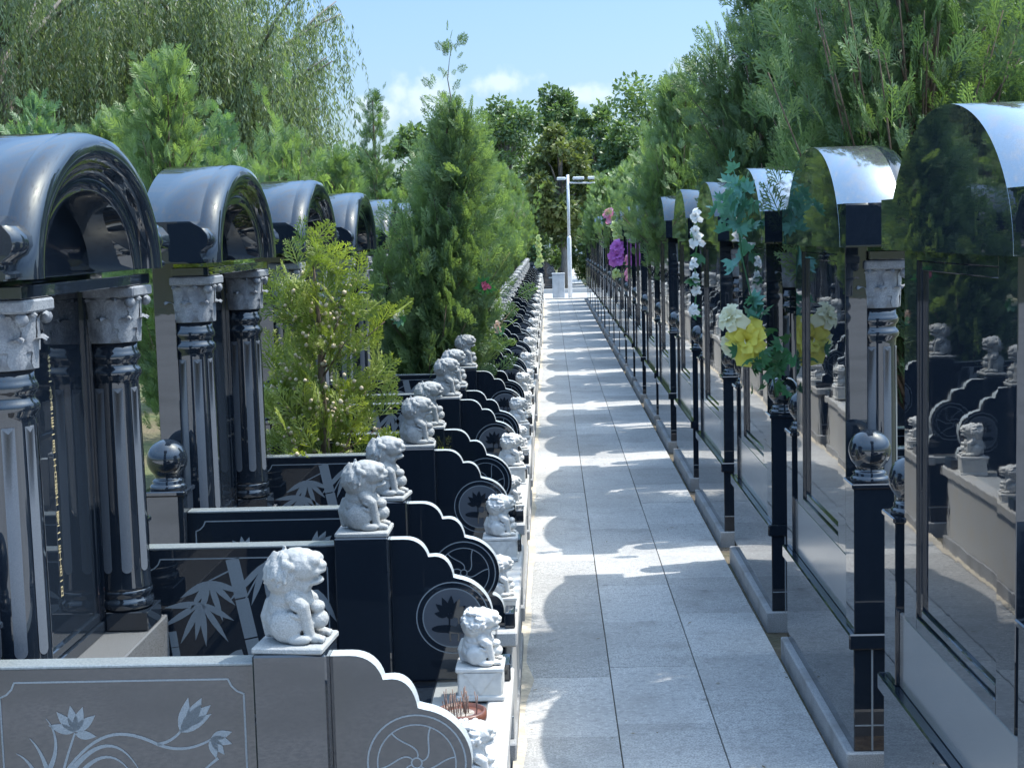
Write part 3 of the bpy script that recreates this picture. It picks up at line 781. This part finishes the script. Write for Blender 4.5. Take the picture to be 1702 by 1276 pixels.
def leaf_quads(pos, dirs, nor, L, W):
    side = np.cross(nor, dirs); side /= np.linalg.norm(side, axis=1, keepdims=True) + 1e-9
    a = pos; b = pos + dirs * (L * .5)[:, None] + side * (W * .5)[:, None]; c = pos + dirs * L[:, None]; e = pos + dirs * (L * .5)[:, None] - side * (W * .5)[:, None]
    V = np.stack((a, b, c, e), 1).reshape(-1, 3); return V, np.arange(len(V)).reshape(-1, 4)

_V, _F = leaf_quads(LITTER[0], LITTER[1], np.tile(np.array((0, 0, 1.)), (len(LITTER[0]), 1)), LITTER[2], LITTER[2] * .45)
M['litter'] = leaf('dry_leaf', (.08, .055, .03), (.20, .15, .07), .1, .8)
tag(quads_to_obj('fallen_leaves', _V, _F, np.repeat(LITTER[3], 4), 'litter', None), 'small dry leaves and twig bits scattered on the paving', 'leaf litter', None, 'stuff')
def willow(loc, Ht, Rd, seed, label, nst=420, zmin=1.0, lw=.017):
    rs = np.random.RandomState(seed); t = empty('willow_tree', loc); bm = BM()
    tube(bm, [(0, 0, -.1), (.05, .05, Ht * .3), (.0, .1, Ht * .55)], [.22, .17, .13], 9)
    P_, D_, N_, L_, T_ = [], [], [], [], []
    tips = []
    for k in range(26):
        a = 2 * math.pi * k / 26 + rs.uniform(-.2, .2); el = R(rs.uniform(30, 75)); b = np.array((0, .1, Ht * rs.uniform(.3, .55)))
        L = Rd * rs.uniform(.6, 1.15) / max(.4, math.cos(el)) ; L = min(L, (Ht - b[2]) / max(.3, math.sin(el)) * .95)
        dr = np.array((math.cos(a) * math.cos(el), math.sin(a) * math.cos(el), math.sin(el)))
        pts = [b + dr * L * s + np.array((math.cos(a), math.sin(a), -.9)) * .22 * L * s * s for s in (0, .3, .6, .85, 1)]
        tube(bm, [tuple(p) for p in pts], [.055, .04, .028, .018, .008], 6)
        tips.append((b, dr, L, a))
    for k in range(nst):
        b, dr, L, a = tips[rs.randint(len(tips))]; s = rs.uniform(.25, 1.0)
        p = b + dr * L * s + np.array((math.cos(a), math.sin(a), -.9)) * .22 * L * s * s
        ph = rs.uniform(0, 6.28); out = rs.uniform(.1, .55); h = np.array((math.cos(ph), math.sin(ph), 0)) * out
        ln = rs.uniform(.8, 3.2); ln = min(ln, p[2] - zmin * rs.uniform(.7, 1.6)); 
        if ln < .4: continue
        n = int(ln / .026); tb = rs.uniform(.05, .65)
        sw = rs.normal(0, .05, 2)
        for j in range(n):
            u = j / n * ln
            q = p + h * (1 - math.exp(-u * 2.2)) + np.array((sw[0] * u, sw[1] * u, -max(0, u - .12)))
            dd = np.array((rs.normal(0, .45), rs.normal(0, .45), -1)); dd /= np.linalg.norm(dd)
            P_.append(q + rs.normal(0, .022, 3)); D_.append(dd); N_.append(rs.normal(0, 1, 3)); L_.append(rs.uniform(.06, .12)); T_.append(np.clip(tb + rs.normal(0, .13), 0, 1))
    L_ = np.array(L_); V, Fc = leaf_quads(np.array(P_), np.array(D_), np.array(N_), L_, np.full(len(L_), lw))
    mk('trunk', bm, 'bark_grey', t); quads_to_obj('crown', V, Fc, np.repeat(np.array(T_), 4), 'willow', t)
    tag(t, label, 'willow', 'weeping willows behind the left row'); return t

def broadleaf(name, loc, Ht, Rd, z0, seed, mat, label, ncl=60, npc=150, leafL=.10, group=None, flat=1.0, rz=None, cat='tree', trunk=None):
    rs = np.random.RandomState(seed); t = empty(name, loc); bm = BM()
    r0 = trunk or .03 * Ht
    tube(bm, [(0, 0, -.05), (.02 * Ht, 0, z0 * .6), (0, .02, z0 + (Ht - z0) * .35), (.02, 0, z0 + (Ht - z0) * .7)], [r0, r0 * .8, r0 * .55, r0 * .2], 8)
    P_, T_, D_ = [], [], []
    rz = rz or (Ht - z0) / 2; cz = z0 + rz
    for k in range(ncl):
        v = rs.normal(0, 1, 3); v /= np.linalg.norm(v); q = rs.uniform(.45, 1.0) ** .5
        c = np.array((v[0] * Rd * q, v[1] * Rd * flat * q, cz + v[2] * rz * q)) * np.array((1, 1, 1))
        if k % 3 == 0: tube(bm, [(0, 0, min(c[2] - .1, z0 + (Ht - z0) * .5) * .9), tuple(c * np.array((.5, .5, .9))), tuple(c)], [r0 * .3, r0 * .18, .006], 5)
        cr = Rd * rs.uniform(.20, .36); tb = rs.uniform(.15, .75)
        p = rs.normal(0, 1, (npc, 3)); p /= np.linalg.norm(p, axis=1, keepdims=True); p *= (rs.rand(npc, 1) ** .4) * cr
        P_.append(c + p * np.array((1, 1, .8))); T_.append(np.clip(tb + rs.normal(0, .14, npc), 0, 1))
        dd = p / (np.linalg.norm(p, axis=1, keepdims=True) + 1e-6) + rs.normal(0, .6, (npc, 3)) + np.array((0, 0, -.25)); D_.append(dd / np.linalg.norm(dd, axis=1, keepdims=True))
    P_ = np.concatenate(P_); T_ = np.concatenate(T_); D_ = np.concatenate(D_); n = len(P_)
    V, Fc = leaf_quads(P_, D_, rs.normal(0, 1, (n, 3)) + np.array((0, 0, .8)), leafL * rs.uniform(.6, 1.2, n), np.full(n, leafL * .55))
    mk('trunk', bm, 'bark_grey', t); quads_to_obj('crown', V, Fc, np.repeat(T_, 4), mat, t)
    tag(t, label, cat, group); return t

# ------------------------------------------------------------------ trees between the tombs
gapL = lambda i: LC0 + PITCH * (i + .5)            # gap behind the (i+1)-th tomb
gapR = lambda i: RC0 + PITCH * (i + .5)
G1 = 'cypress trees in the gaps of the left row'; G2 = 'cypress trees in the gaps of the right row'
sap = thuja('cypress_sapling', (-.80, gapL(1), 0), 1.52, .52, .04, 112, 11, 'thuja_yellow', 21, True, .11, (-.08, 0), None, None, 3, 1.0, .5, up=38)
tag(sap, 'yellow-green cypress sapling full of tan cones, growing behind the second left tomb', 'cypress', G1)
bm = BM(); rs_ = random.Random(6)
cr = [c for c in kids(sap) if c.name.startswith('crown')][0]
vs = [v.co for v in cr.data.vertices]
CL = [v for v in (rs_.choice(vs) for _ in range(400)) if v.z > .85 and v.x < .02][:7] + [v for v in (rs_.choice(vs) for _ in range(200)) if v.z < .8][:3]
for k in range(420):
    p = rs_.choice(vs)
    while not (.35 < p.z < 1.4 and (k % 7 == 0 or min((p - q).length for q in CL) < .11)): p = rs_.choice(vs)
    c0 = Vector(p)
    ell(bm, c0 + Vector((rs_.uniform(-.012, .012), rs_.uniform(-.012, .012), rs_.uniform(-.01, .01))), rs_.uniform(.006, .0105), 0, 1)
o = mk('seed_cones', bm, 'cone', sap); o['kind'] = 'stuff'

big = thuja('cypress_tree', (-.74, gapL(3), 0), 2.24, .54, .50, 290, 14, 'thuja', 31, True, .12, (.24, 0), 'tall bushy green cypress spilling over the left row, a feathery leader on top', G1, 5, 1.08, .62)
bm2 = None
# feathery leader above the big cypress
lead_src = thuja('tmp_lead', (0, 0, 0), .64, .17, .02, 22, 5, 'thuja', 77, True, .075, (.03, 0), None, None, 2, 1.0, 1.0, up=55, trunk_r=.006)
lk = kids(lead_src)
for c in lk:
    c.parent = big; c.location = (.19, 0, 1.98); c.name = 'leader_twigs' if c.name.startswith('crown') else 'leader_stem'
bpy.data.objects.remove(lead_src)

midA = thuja('cypress_tree', (-.72, gapL(5), 0), 2.45, .56, 1.1, 260, 22, 'thuja', 41, False, .10, (0, 0), 'green cypress behind the tall bushy one in the left row', G1, 5, 1.05, .7)
rightN = thuja('cypress_tree', (1.34, gapR(1) + .12, 0), 3.5, .90, 1.0, 360, 15, 'thuja_dark', 51, True, .12, (.06, .1), 'large dark cypress right behind the silvery barrel cap, nearest on the right', G2, 6, 1.1, .9)
rightM = thuja('cypress_tree', (1.18, gapR(3), 0), 2.90, .64, 1.2, 330, 14, 'thuja_dark', 61, True, .115, (.02, .0), 'dark cypress above the flower garlands, second on the right', G2, 6, 1.05, .75)
rightF = thuja('cypress_tree', (1.0, gapR(5), 0), 2.72, .60, 1.3, 280, 22, 'thuja', 71, False, .10, (0, 0), 'lighter green cypress with a pointed top, third on the right', G2, 6, 1.0, .8)
lf = [(7, -.68, .96, midA), (9, -.62, .88, rightF), (11, -.62, 1.0, midA), (13, -.58, .90, rightF), (15, -.6, .98, midA), (17, -.6, .9, rightF)]
for k, (i, x, s, src) in enumerate(lf):
    o = copy_tree(src); o.location = (x, gapL(i), 0); o.rotation_euler.z = .9 + k * 1.7; o.scale = (s * .95, s * .95, s)
    tag(o, 'green cypress tree, %s from the camera in the left row of tombs' % ORD[k + 3], 'cypress', G1)
rf = [(7, 1.08, .92, rightF), (9, 1.12, .93, rightF), (11, 1.12, .95, rightF), (13, 1.1, .92, rightF), (15, 1.0, .96, rightF), (17, 1.05, .92, rightF)]
for k, (i, x, s, src) in enumerate(rf):
    o = copy_tree(src); o.location = (x, gapR(i), 0); o.rotation_euler.z = 2.2 + k * 2.1; o.scale = (s, s, s * .95)
    tag(o, 'green cypress tree, %s from the camera in the right row of tombs' % ORD[k + 3], 'cypress', G2)

# conifers behind the left row
GB = 'conifers standing behind the left row'
spec = [(P(275, 75, 9.5), 'tall green conifer with a bare reddish stem, behind the second left tomb', 'thuja', .95, 81, False),
        (P(60, 150, 11.0), 'pale green conifer at the left edge behind the nearest cap', 'thuja_blue', .85, 82, False),
        (P(470, 200, 11.5), 'green conifer behind the third left cap', 'thuja', .85, 83, False),
        (P(620, 132, 16.5), 'slim sparse conifer against the sky, left of the tall cypress', 'thuja_dark', .50, 84, False),
        (P(560, 245, 13), 'low bushy conifer beneath the willow edge', 'thuja', .8, 85, False),
        (P(360, 175, 14), 'bluish conifer in front of the willows', 'thuja_blue', .9, 86, False),
        (P(165, 165, 13), 'green conifer between the two left-edge trees', 'thuja', .9, 87, False)]
for k, (p, lab, mat, rd, sd, fine) in enumerate(spec):
    o = thuja('conifer', (p.x, p.y, 0), p.z, rd, .3, 300 if rd > .6 else 120, 22, mat, sd, fine, .115, (0, 0), lab, GB, 6, 1.0, 1.0)
# right side back trees
GR = 'conifers beyond the right row'
for k, (px, py, Y, rd, mat, lab) in enumerate(((1620, -120, 9.5, 1.05, 'thuja', 'leafy bright green cypress at the top right edge'),
                                             (1500, -60, 12.5, 1.1, 'thuja_dark', 'dark cypress behind the large one on the right'),
                                             (1330, 20, 15, 1.0, 'thuja', 'green cypress behind the dark one over the flower garlands'),
                                             (1690, -60, 15, 1.2, 'thuja_blue', 'bluish cypress far behind the right edge'))):
    p = P(px, py, Y)
    thuja('conifer', (p.x, p.y, 0), p.z, rd, .3, 330, 24, mat, 90 + k, False, .12, (0, 0), lab, GR, 6, 1.05, 1.0)
# willows
willow((P(370, 300, 21).x, 21, 0), 8.2, 1.35, 1, 'weeping willow with long strands against the sky, left of centre', 1500, 1.6)
willow((P(190, 300, 24).x, 24, 0), 9.0, 1.9, 2, 'middle weeping willow of the three at upper left', 1500, 1.6)
willow((P(10, 300, 20).x, 20, 0), 8.5, 2.1, 3, 'weeping willow at the left edge of the photo', 1400, 1.6)
# far broadleaf trees
GF = 'broadleaf trees beyond the end of the path'
for k, (px, top, Y, wpx, mat, lab, z0) in enumerate(((840, 160, 52, 62, 'broad', 'dark round tree left of the tallest far crown', 1.4), (925, 146, 55, 48, 'broad', 'tallest dark round tree at the end of the path', 2.2),
                                             (985, 176, 50, 42, 'broad', 'dark tree just right of the tallest far crown', 2.4), (930, 215, 38.5, 52, 'olive', 'brownish green tree behind the lamp post', 1.3),
                                             (1045, 200, 46, 50, 'broad', 'pale far tree above the right row', 1.2), (700, 205, 44, 62, 'broad', 'far tree left of the tall feathery cypress', 1.0),
                                             (1120, 190, 48, 60, 'broad', 'far tree hidden behind the right cypresses', 1.2), (780, 190, 47, 40, 'broad', 'far grey-green tree behind the feathery leader', 1.0),
                                             (610, 260, 42, 50, 'broad', 'low far tree below the slim conifer', .8))):
    p = P(px, top, Y)
    broadleaf('leafy_tree', (p.x, Y, 0), p.z, wpx / F * Y, z0, 200 + k, mat, lab, 54, 170, .17, GF, 1.0, None, 'tree', .13)
# screen of trees closing the horizon
p = P(905, 260, 70)
for k in range(13):
    x = -32 + 5.2 * k + (k % 2) * .9; Y = 68 + 5 * ((k * 7) % 4)
    broadleaf('leafy_tree', (x, Y, 0), 6.6 + .8 * ((k * 5) % 4), 3.3, .1, 300 + k, 'broad', 'distant tree in the hazy belt beyond the cemetery, %s from the left' % ORD[k], 46, 150, .30, 'distant tree belt', .6)

# ------------------------------------------------------------------ lamp post, cabinet, tower
for k, (px, Y, ht, r, mat, lab) in enumerate(((885, 40, 2.6, .9, 'broad', 'green bush at the end of the left row, behind the yellow-green garland'), (975, 43, 2.7, .8, 'broad', 'light green bush right of the white post'),
                                             (1015, 41, 3.0, .9, 'broad', 'green bush closing the end of the right row'), (845, 44, 3.2, 1.0, 'broad', 'bush behind the end of the left row'))):
    broadleaf('bush', (P(px, 400, Y).x, Y, 0), ht, r, .25, 400 + k, mat, lab, 40, 150, .14, 'bushes past the cross path', 1.0, None, 'bush', .05)
p0 = P(949, 497, 33.2)
t = empty('lamp_post', (p0.x, 33.2 + .9, 0))
bm = BM(); tube(bm, [(0, 0, -.02), (0, 0, 1.35), (0, 0, 1.4)], [.048, .048, .033], 16); tube(bm, [(0, 0, 1.4), (0, 0, 2.78)], [.033, .031], 16); mk('pole', bm, 'white_metal', t)
bm = BM(); tube(bm, [(0, 0, 2.60), (.62, -.05, 2.58)], .018, 8); tube(bm, [(-.02, 0, 2.70), (-.1, 0, 2.70)], .02, 8); mk('arm', bm, 'white_metal', t)
for x, y, w in ((-.15, 0, .20), (.24, -.03, .26), (.53, -.05, .16)):
    bm = BM(); bx(bm, x - w / 2, x + w / 2, y - .05, y + .05, 2.66, 2.73, 0, .02, 2); bx(bm, x - w / 2 + .02, x + w / 2 - .02, y - .04, y + .04, 2.645, 2.662, 1)
    mk('camera_head', bm, ['white_metal', 'dark_metal'], t)
tag(t, 'white metal post with camera heads on a cross arm at the end of the path', 'lamp post')
p0 = P(929, 498, 33.6)
t = empty('steel_cabinet', (p0.x, 33.9, 0))
bm = BM(); bx(bm, -.14, .14, -.11, .11, .0, .55, 0, .008); bx(bm, -.15, .15, -.12, .12, .55, .575, 0, .006); mk('housing', bm, 'steel', t)
for s in (-1, 1):
    bm = BM(); x0, x1 = sorted((s * .004, s * .128)); bx(bm, x0, x1, -.1145, -.110, .03, .53, 0, .002); mk('door', bm, 'steel', t)
tag(t, 'small grey steel cabinet standing left of the white post', 'cabinet')
p0 = P(1348, 0, 85)
t = empty('memorial_tower', (p0.x, 85, 0))
bm = BM()
v0 = [bm.verts.new((sx * 2.8, sy * 2.8, 0)) for sx, sy in ((-1, -1), (1, -1), (1, 1), (-1, 1))]; v1 = [bm.verts.new((sx * 1.9, sy * 1.9, 19)) for sx, sy in ((-1, -1), (1, -1), (1, 1), (-1, 1))]
for i in range(4): bm.faces.new((v0[i], v0[(i + 1) % 4], v1[(i + 1) % 4], v1[i]))
ap = bm.verts.new((0, 0, 22))
for i in range(4): bm.faces.new((v1[i], v1[(i + 1) % 4], ap))
mk('shaft', bm, 'tower', t)
bm = BM(); bx(bm, -4, 4, -4, 4, 0, 1.2, 0, .05); bx(bm, -3.3, 3.3, -3.3, 3.3, 1.2, 2.2, 0, .05); mk('stepped_base', bm, 'tower', t)
tag(t, 'pale grey tapering tower whose side shows above the right trees', 'tower')
bm = BM(); bx(bm, -10, 14, 95, 99, 0, 3.0, 0, .05); bx(bm, -10.3, 14.3, 94.7, 99.3, 3.0, 3.25, 0, .03)
for k in range(9): bx(bm, -8.8 + 2.6 * k, -7.5 + 2.6 * k, 94.93, 95.1, 1.0, 2.3, 1)
o = mk('low_building', bm, ['white_wall', 'dark_metal']); tag(o, 'low white building glimpsed past the end of the path', 'building')

# ------------------------------------------------------------------ artificial flowers
def bloom(name, parent, c, r, mat, seed, petals=16, face=(0, -1, .2), ruff=1.0):
    """layered cup-shaped petals around a facing axis"""
    rs = np.random.RandomState(seed); ax = Vector(face).normalized(); s1 = ax.cross(Vector((.3, .2, 1))).normalized(); s2 = ax.cross(s1)
    V, T, Fc = [], [], []
    for k in range(petals):
        lay = k / petals; a = k * 2.4 + rs.uniform(-.2, .2); op = R(20 + 75 * lay + rs.uniform(-10, 10)); L = r * (.55 + .5 * lay) * rs.uniform(.85, 1.15); W = L * .85
        out = s1 * math.cos(a) + s2 * math.sin(a); tan = ax.cross(out)
        base = len(V)
        for i in range(5):
            u = i / 4; cur = op * (.35 + .65 * u) + .25 * u * u
            ctr = out * (L * u * math.sin(cur)) + ax * (L * u * math.cos(cur) * .9)
            ww = W * .5 * (.25 + 1.5 * u - .95 * u * u) * (1 if i < 4 else .8)
            for j in (-1, -.5, 0, .5, 1):
                cup = ax * (.22 * ww * j * j) + ax * (rs.normal(0, .05) * r * ruff * u)
                V.append(Vector(c) + ctr + tan * ww * j + cup); T.append(np.clip(.2 + .7 * u + rs.uniform(-.12, .12), 0, 1))
        for i in range(4):
            for j in range(4): q = base + i * 5 + j; Fc.append((q, q + 1, q + 6, q + 5))
    o = quads_to_obj(name, np.array([tuple(v) for v in V]), np.array(Fc), np.array(T), mat, parent)
    for p in o.data.polygons: p.use_smooth = True
    return o
def leaves(name, parent, cs, mat, seed, L=.07, n=5, lobes=True):
    rs = np.random.RandomState(seed); P_, D_, N_, T_, LL = [], [], [], [], []
    for c in cs:
        f = rs.normal(0, 1, 3); f[1] -= 1.2; f /= np.linalg.norm(f); a0 = rs.uniform(0, 6.28); s1 = np.cross(f, (.1, .3, 1)); s1 /= np.linalg.norm(s1); s2 = np.cross(f, s1); tb = rs.uniform(.2, .8)
        for k in range(n):
            a = a0 + (k - (n - 1) / 2) * .62; dd = s1 * math.cos(a) + s2 * math.sin(a) + f * .25; dd /= np.linalg.norm(dd)
            P_.append(np.array(c)); D_.append(dd); N_.append(f + rs.normal(0, .2, 3)); T_.append(tb); LL.append(L * (1 - .3 * abs(k - (n - 1) / 2) / n) * rs.uniform(.8, 1.15))
    LL = np.array(LL); V, Fc = leaf_quads(np.array(P_), np.array(D_), np.array(N_), LL, LL * .45)
    return quads_to_obj(name, V, Fc, np.repeat(np.array(T_), 4), mat, parent)
def rel(v, o): return (v.x - o[0], v.y - o[1], v.z - o[2])
def stem_of(parent, pts, r=.004, mat='ivy_stem'):
    bm = BM(); tube(bm, pts, r, 6); return mk('stem', bm, mat, parent)
M['ivy_stem'] = stone('plastic_stem', (.02, .09, .03), (.04, .14, .05), 30, .6)

# yellow peony garland hanging from the third right headstone
Yg = RCs[2] - .62
org = tuple(P(1235, 560, Yg)); t = empty('flower_garland', org)
stem_of(t, [rel(P(a, b, Yg + c), org) for a, b, c in ((1245, 285, .25), (1225, 345, .2), (1232, 420, .1), (1250, 500, .05), (1262, 560, .02), (1285, 620, -.05), (1290, 660, -.05))])
bloom('yellow_bloom', t, rel(P(1242, 566, Yg), org), .090, 'yellow_petals', 1, 24, (-.2, -1, .15), 1.3)
bloom('cream_bloom', t, rel(P(1215, 528, Yg), org), .062, 'cream_petals', 2, 18, (-.6, -.7, .4), 1.2)
bloom('cream_bloom', t, rel(P(1222, 575, Yg + .03), org), .066, 'cream_petals', 3, 18, (-.7, -.7, -.2), 1.2)
rsg = random.Random(9)
leaves('teal_leaves', t, [rel(P(1226 + rsg.gauss(0, 16), 345 + rsg.gauss(0, 34), Yg + .15 + rsg.gauss(0, .05)), org) for k in range(60)], 'teal', 5, .048, 5)
leaves('teal_leaves', t, [rel(P(1256 + rsg.gauss(0, 10), 512 + rsg.gauss(0, 12), Yg), org) for k in range(12)], 'teal', 6, .052, 5)
leaves('green_leaves', t, [rel(P(1278 + rsg.gauss(0, 18), 600 + rsg.gauss(0, 28), Yg - .02 + rsg.gauss(0, .04)), org) for k in range(38)], 'ivy', 7, .046, 5)
tag(t, 'garland of big yellow blooms with teal leaves hanging beside the third right tomb', 'flower garland')

def simple_garland(name, px, ys, Y, mat, r, label, wob=5, leafm='ivy', face=(-.5, -1, .1), nleaf=6, stempx=None):
    org = tuple(P(px, sum(ys) / len(ys), Y)); t = empty(name, org); rg = random.Random(px)
    pts = [rel(P(px + rg.uniform(-wob, wob), y, Y), org) for y in ys]
    stem_of(t, [rel(P(px, ys[0] - 6, Y), org)] + pts + [rel(P(px, ys[-1] + 12, Y), org)], .004)
    for k, p in enumerate(pts): bloom('bloom', t, p, r * rg.uniform(.85, 1.15), mat if isinstance(mat, str) else mat[k % len(mat)], k + px, 12, (face[0] + rg.uniform(-.3, .3), face[1], face[2] + rg.uniform(-.2, .3)))
    leaves('leaves', t, [rel(P(px + rg.uniform(-9, 9), rg.uniform(ys[0], ys[-1] + 8), Y), org) for k in range(nleaf)], leafm, px, .06, 4)
    tag(t, label, 'flower garland' if len(ys) > 2 else 'flowers'); return t
simple_garland('flower_garland', 1157, [360, 385, 400, 438, 463, 482, 515], RCs[3] - .5, 'white_petals', .036, 'string of white roses hanging down a black tomb edge on the right', 4, nleaf=5)
simple_garland('flower_bunch', 1028, [412, 424, 430], 16.5, 'purple_petals', .12, 'bright purple blooms on a tomb halfway down the right row', 10, face=(-.4, -1, .3))
simple_garland('flower_bunch', 1046, [432, 455], 16.3, 'pink_petals', .075, 'two deep pink blooms below the purple ones', 3)
simple_garland('flower_bunch', 1010, [356, 362], 19.5, 'pink_petals', .11, 'pale pink blooms topping a far tomb in the right row', 7)
simple_garland('flower_bunch', 1026, [376, 390, 455], 17.2, 'lime_petals', .075, 'lime and cream blooms above and below the purple ones', 4)
simple_garland('flower_bunch', 1044, [376, 384], 17.2, 'cream_petals', .085, 'cream blooms right of the lime ones', 4)
simple_garland('flower_bunch', 1186, [402, 416, 428], 8.6, 'red_petals', .045, 'red blooms behind the string of white roses', 5)
simple_garland('flower_garland', 1258, [425, 445, 462], 7.0, 'pink_petals', .026, 'thin string of pink buds beside the teal leaves', 3)
simple_garland('flower_bunch', 1292, [300, 312], 6.3, 'olive_petals' if 'olive_petals' in M else 'yellow_petals', .05, 'small yellow blooms caught in the dark cypress on the right', 10, nleaf=3)
simple_garland('flower_garland', 897, [395, 403, 412, 421, 430, 438], 29.5, 'lime_petals', .09, 'upright yellow-green garland near the far end of the left row', 2, nleaf=10)
simple_garland('flower_bunch', 805, [472, 475], 8.05, 'red_petals', .030, 'single pinkish red bloom among the cypress twigs on the left', 5, nleaf=3)
simple_garland('flower_bunch', 829, [540, 548], 8.15, 'peach_petals', .026, 'peach coloured blooms below the pinkish red one', 4, nleaf=2)
simple_garland('flower_bunch', 668, [520, 527], 8.0, 'cream_petals', .025, 'small cream blooms half hidden in the big left cypress', 9, nleaf=2)

# ------------------------------------------------------------------ light
AZ, EL = 18.0, 62.5
sd = Vector((math.cos(R(AZ)) * math.cos(R(EL)), math.sin(R(AZ)) * math.cos(R(EL)), math.sin(R(EL))))
sun = bpy.data.objects.new('sun', bpy.data.lights.new('sun', 'SUN')); COL.objects.link(sun)
sun.data.energy = 2.3; sun.data.angle = R(.53); sun.data.color = (1, .95, .87)
sun.rotation_euler = sd.to_track_quat('Z', 'Y').to_euler()
w = bpy.data.worlds.new('World'); scn.world = w; w.use_nodes = True; nt = w.node_tree
bg = nt.nodes['Background']; bg.inputs['Strength'].default_value = .15
sky = nt.nodes.new('ShaderNodeTexSky'); sky.sky_type = 'NISHITA'; sky.sun_disc = False
sky.sun_elevation = R(EL); sky.sun_rotation = R(90 - AZ); sky.air_density = 1.0; sky.dust_density = 1.6; sky.ozone_density = 1.2
# a few cumulus clouds low in the sky
tc = nt.nodes.new('ShaderNodeTexCoord'); mp = nt.nodes.new('ShaderNodeMapping'); mp.inputs['Scale'].default_value = (1, 1, 2.3); mp.inputs['Location'].default_value = (.35, .1, .2)
nt.links.new(tc.outputs['Generated'], mp.inputs['Vector'])
nz = nt.nodes.new('ShaderNodeTexNoise'); nz.inputs['Scale'].default_value = 6.5; nz.inputs['Detail'].default_value = 7; nz.inputs['Roughness'].default_value = .58
nt.links.new(mp.outputs['Vector'], nz.inputs['Vector'])
rp = nt.nodes.new('ShaderNodeValToRGB'); rp.color_ramp.elements[0].position = .50; rp.color_ramp.elements[1].position = .64
nt.links.new(nz.outputs['Fac'], rp.inputs['Fac'])
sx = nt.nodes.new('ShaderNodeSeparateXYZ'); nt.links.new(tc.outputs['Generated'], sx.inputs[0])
r2 = nt.nodes.new('ShaderNodeValToRGB'); r2.color_ramp.elements[0].position = 0.0; r2.color_ramp.elements[0].color = (1, 1, 1, 1)
r2.color_ramp.elements[1].position = .16; r2.color_ramp.elements[1].color = (.12, .12, .12, 1)
nt.links.new(sx.outputs['Z'], r2.inputs['Fac'])
acc = None
def math_node(op, a, b=None):
    m = nt.nodes.new('ShaderNodeMath'); m.operation = op; m.use_clamp = False
    for v, i in ((a, 0), (b, 1)):
        if v is None: continue
        if isinstance(v, (int, float)): m.inputs[i].default_value = v
        else: nt.links.new(v, m.inputs[i])
    return m.outputs[0]
nz2 = nt.nodes.new('ShaderNodeTexNoise'); nz2.inputs['Scale'].default_value = 60; nz2.inputs['Detail'].default_value = 6
nt.links.new(tc.outputs['Generated'], nz2.inputs['Vector'])
for px, py, w_, h_ in ((705, 165, .030, .016), (838, 138, .022, .010), (1190, 112, .024, .011), (965, 160, .020, .008), (640, 190, .03, .012), (300, 60, .09, .03), (1500, 90, .08, .03)):
    v = (mw @ Vector(((px - CX) / F, -(py - CY) / F, -1))).normalized()
    sub = nt.nodes.new('ShaderNodeVectorMath'); sub.operation = 'SUBTRACT'; nt.links.new(tc.outputs['Generated'], sub.inputs[0]); sub.inputs[1].default_value = v
    mul = nt.nodes.new('ShaderNodeVectorMath'); mul.operation = 'MULTIPLY'; nt.links.new(sub.outputs[0], mul.inputs[0]); mul.inputs[1].default_value = (1 / w_, 1 / w_, 1 / h_)
    ln = nt.nodes.new('ShaderNodeVectorMath'); ln.operation = 'LENGTH'; nt.links.new(mul.outputs[0], ln.inputs[0])
    e_ = math_node('SUBTRACT', 1.25, ln.outputs['Value'])
    acc = e_ if acc is None else math_node('MAXIMUM', acc, e_)
sm = math_node('ADD', acc, math_node('MULTIPLY', math_node('SUBTRACT', nz2.outputs['Fac'], .5), 2.6))
rc = nt.nodes.new('ShaderNodeMapRange'); rc.interpolation_type = 'SMOOTHSTEP'; rc.inputs['From Min'].default_value = .15; rc.inputs['From Max'].default_value = 1.1
nt.links.new(sm, rc.inputs['Value'])
hi_ = nt.nodes.new('ShaderNodeMapRange'); hi_.inputs['From Min'].default_value = .3; hi_.inputs['From Max'].default_value = .6; nt.links.new(sx.outputs['Z'], hi_.inputs['Value'])
class _o: pass
m2 = _o(); m2.outputs = [math_node('MINIMUM', math_node('ADD', math_node('MULTIPLY', rc.outputs['Result'], .34), math_node('MULTIPLY', math_node('MULTIPLY', rp.outputs['Color'], hi_.outputs['Result']), .45)), 1.0)]
cm = nt.nodes.new('ShaderNodeMix'); cm.data_type = 'RGBA'; nt.links.new(m2.outputs[0], cm.inputs[0])
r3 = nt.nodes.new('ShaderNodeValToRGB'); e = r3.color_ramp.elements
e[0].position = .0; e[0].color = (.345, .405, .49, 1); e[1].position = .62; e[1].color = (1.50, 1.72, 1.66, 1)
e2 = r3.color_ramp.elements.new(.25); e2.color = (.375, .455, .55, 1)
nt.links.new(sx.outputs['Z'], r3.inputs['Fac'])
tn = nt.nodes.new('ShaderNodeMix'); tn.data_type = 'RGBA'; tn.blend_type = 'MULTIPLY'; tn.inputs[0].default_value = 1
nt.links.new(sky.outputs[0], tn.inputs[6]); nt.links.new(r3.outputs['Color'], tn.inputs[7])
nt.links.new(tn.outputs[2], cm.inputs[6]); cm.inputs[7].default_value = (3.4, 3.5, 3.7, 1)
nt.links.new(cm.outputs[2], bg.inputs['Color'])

scn.view_settings.view_transform = 'Standard'; scn.view_settings.look = 'None'
scn.view_settings.exposure = 1.47; scn.view_settings.gamma = 1
scn.cycles.max_bounces = 8; scn.cycles.glossy_bounces = 5; scn.cycles.transparent_max_bounces = 8
